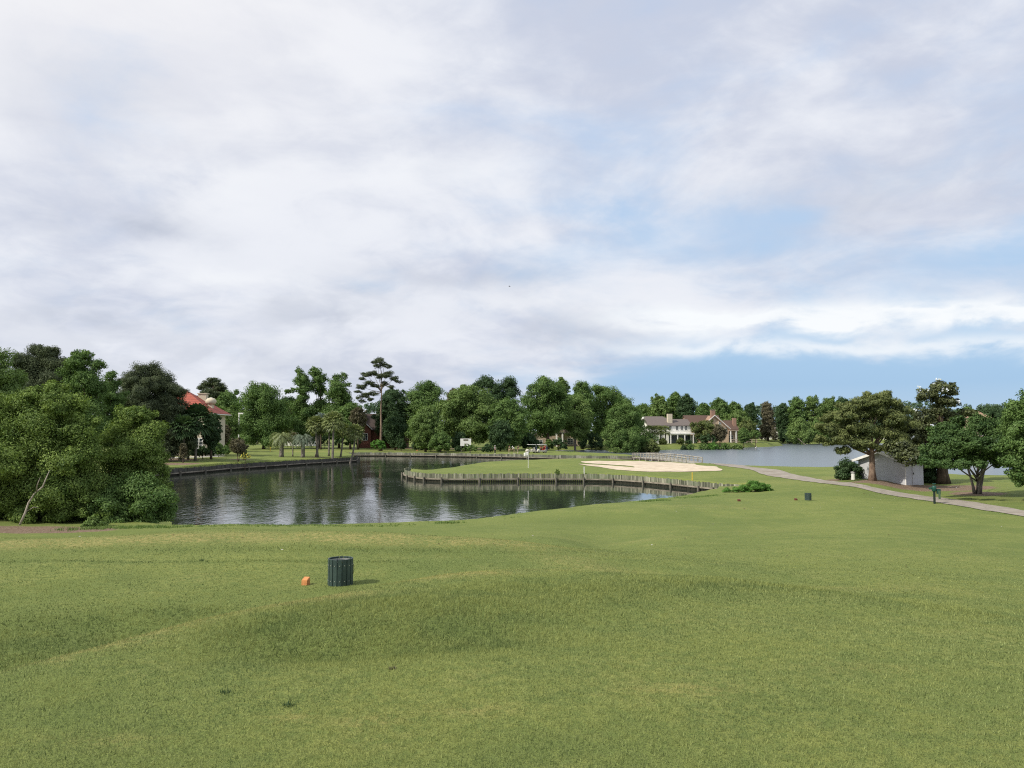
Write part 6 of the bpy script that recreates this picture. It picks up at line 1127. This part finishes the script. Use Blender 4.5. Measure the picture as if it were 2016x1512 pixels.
person('person in white shirt and dark trousers standing in front of the rounded thicket', 865.5, 176, R(20), pose(0.08), 'shirt_white', 'trousers_dark', 'cap_white')
person('person in grey-blue shirt and dark shorts standing alone on the far tee', 974.5, 166, R(10), pose(0.12, 'front', .2), 'shirt_grey', 'trousers_dark', 'cap_white')
person('person in dark green clothes standing behind the two bending golfers', 1003, 168, R(-20), pose(0.05), 'shirt_green', 'trousers_khaki', 'hair_dark')
person('person in pale shirt bending forward beside the dark-dressed golfer', 1013, 168, R(-60), pose(0.7, 'front', .25), 'shirt_white', 'trousers_khaki', 'cap_white')
person('person in dark shirt leaning close to the one in the pale shirt', 1019, 169.5, R(40), pose(0.35, 'front', .2), 'shirt_dark', 'trousers_khaki', 'hair_dark')
g_ = G(1066, 171); pr = person('person in red shirt sitting in the second golf cart', 1066, 171, R(295), pose(0.1, 'front', 0, .1, True), 'shirt_red', 'trousers_dark', 'cap_white', g_[2] - 0.0)
person('person in red standing behind the second golf cart', 1072, 173, R(10), pose(0.1, 'front'), 'shirt_red', 'trousers_khaki', 'hair_dark')

# small plant on the wall, leaves on the turf, bird
tree('wall_plant', 'small yellow-green plant growing on the plank wall below the flag', 1097, 86.2, 5, 924, 935, 'dome', 'leaf_willow', cat='plant', size=.1, lai=1.4)
def litter():
    rng = np.random.default_rng(3); px = rng.uniform(0, 2016, 900); py = 990 + 330 * rng.random(900) ** 1.4; V = []; T = []
    pts = [at_ground(a, b) for a, b in zip(px[:420], py[:420])]
    pts += [at_ground(a, b) for a, b in zip(rng.uniform(1640, 1990, 160), rng.uniform(948, 985, 160))]
    for (x, y, z) in pts:
        if z < 1.0 or y < 17: continue
        s = rng.uniform(.012, .032) * (1 + y / 45); th = rng.uniform(0, 6.28); a = np.array([math.cos(th), math.sin(th), rng.uniform(-.2, .3)]) * s; b = np.array([-math.sin(th), math.cos(th), rng.uniform(0, .4)]) * s * .5; c = np.array([x, y, z + .035]); V.append([c + a, c + b, c - a, c - b]); T.append(rng.random() ** 5)
    m = leaf_mat('dry_leaf', (0.07, 0.035, 0.02), (0.62, 0.55, 0.42)); o = quads_mesh('fallen_leaves', np.array(V), 4, m, None, np.array(T)); tag(o, 'scattered small dry leaves and petals on the turf', 'leaves', kind='stuff')
litter()
x, y, z = PD(1003, 564, 110); mb = MB().tube([(-.13, 0, 0), (-.05, 0, .02), (.06, 0, .01), (.16, 0, -.01)], [.01, .04, .035, .008], 8); bird = mb.build('bird', MATS['feather_black']); bird.location = (x, y, z); tag(bird, 'tiny black bird flying in the grey sky above the green', 'bird')
MB().add([(-.04, 0, .02), (.06, 0, .02), (-.02, .22, .09), (-.10, .42, .03), (-.02, -.22, .09), (-.10, -.42, .03)], [(0, 1, 2), (2, 3, 0), (0, 4, 1), (4, 0, 5)]).build('wings', MATS['feather_black'], bird)
# egret at the far shore
x, y, z = G(1487, 236); eg = MB().tube([(-.2, 0, .45), (0, 0, .5), (.15, 0, .55), (.2, 0, .8), (.28, 0, .95), (.42, 0, .93)], [.03, .11, .07, .03, .04, .01], 8).tube([(0, .04, .45), (.0, .04, 0)], .012, 5).tube([(0, -.04, .45), (.02, -.04, 0)], .012, 5).build('white_bird', MATS['plastic_white']); eg.location = (x, y, max(z, 0) + .02); tag(eg, 'white wading bird at the water end of the far lawn', 'bird')
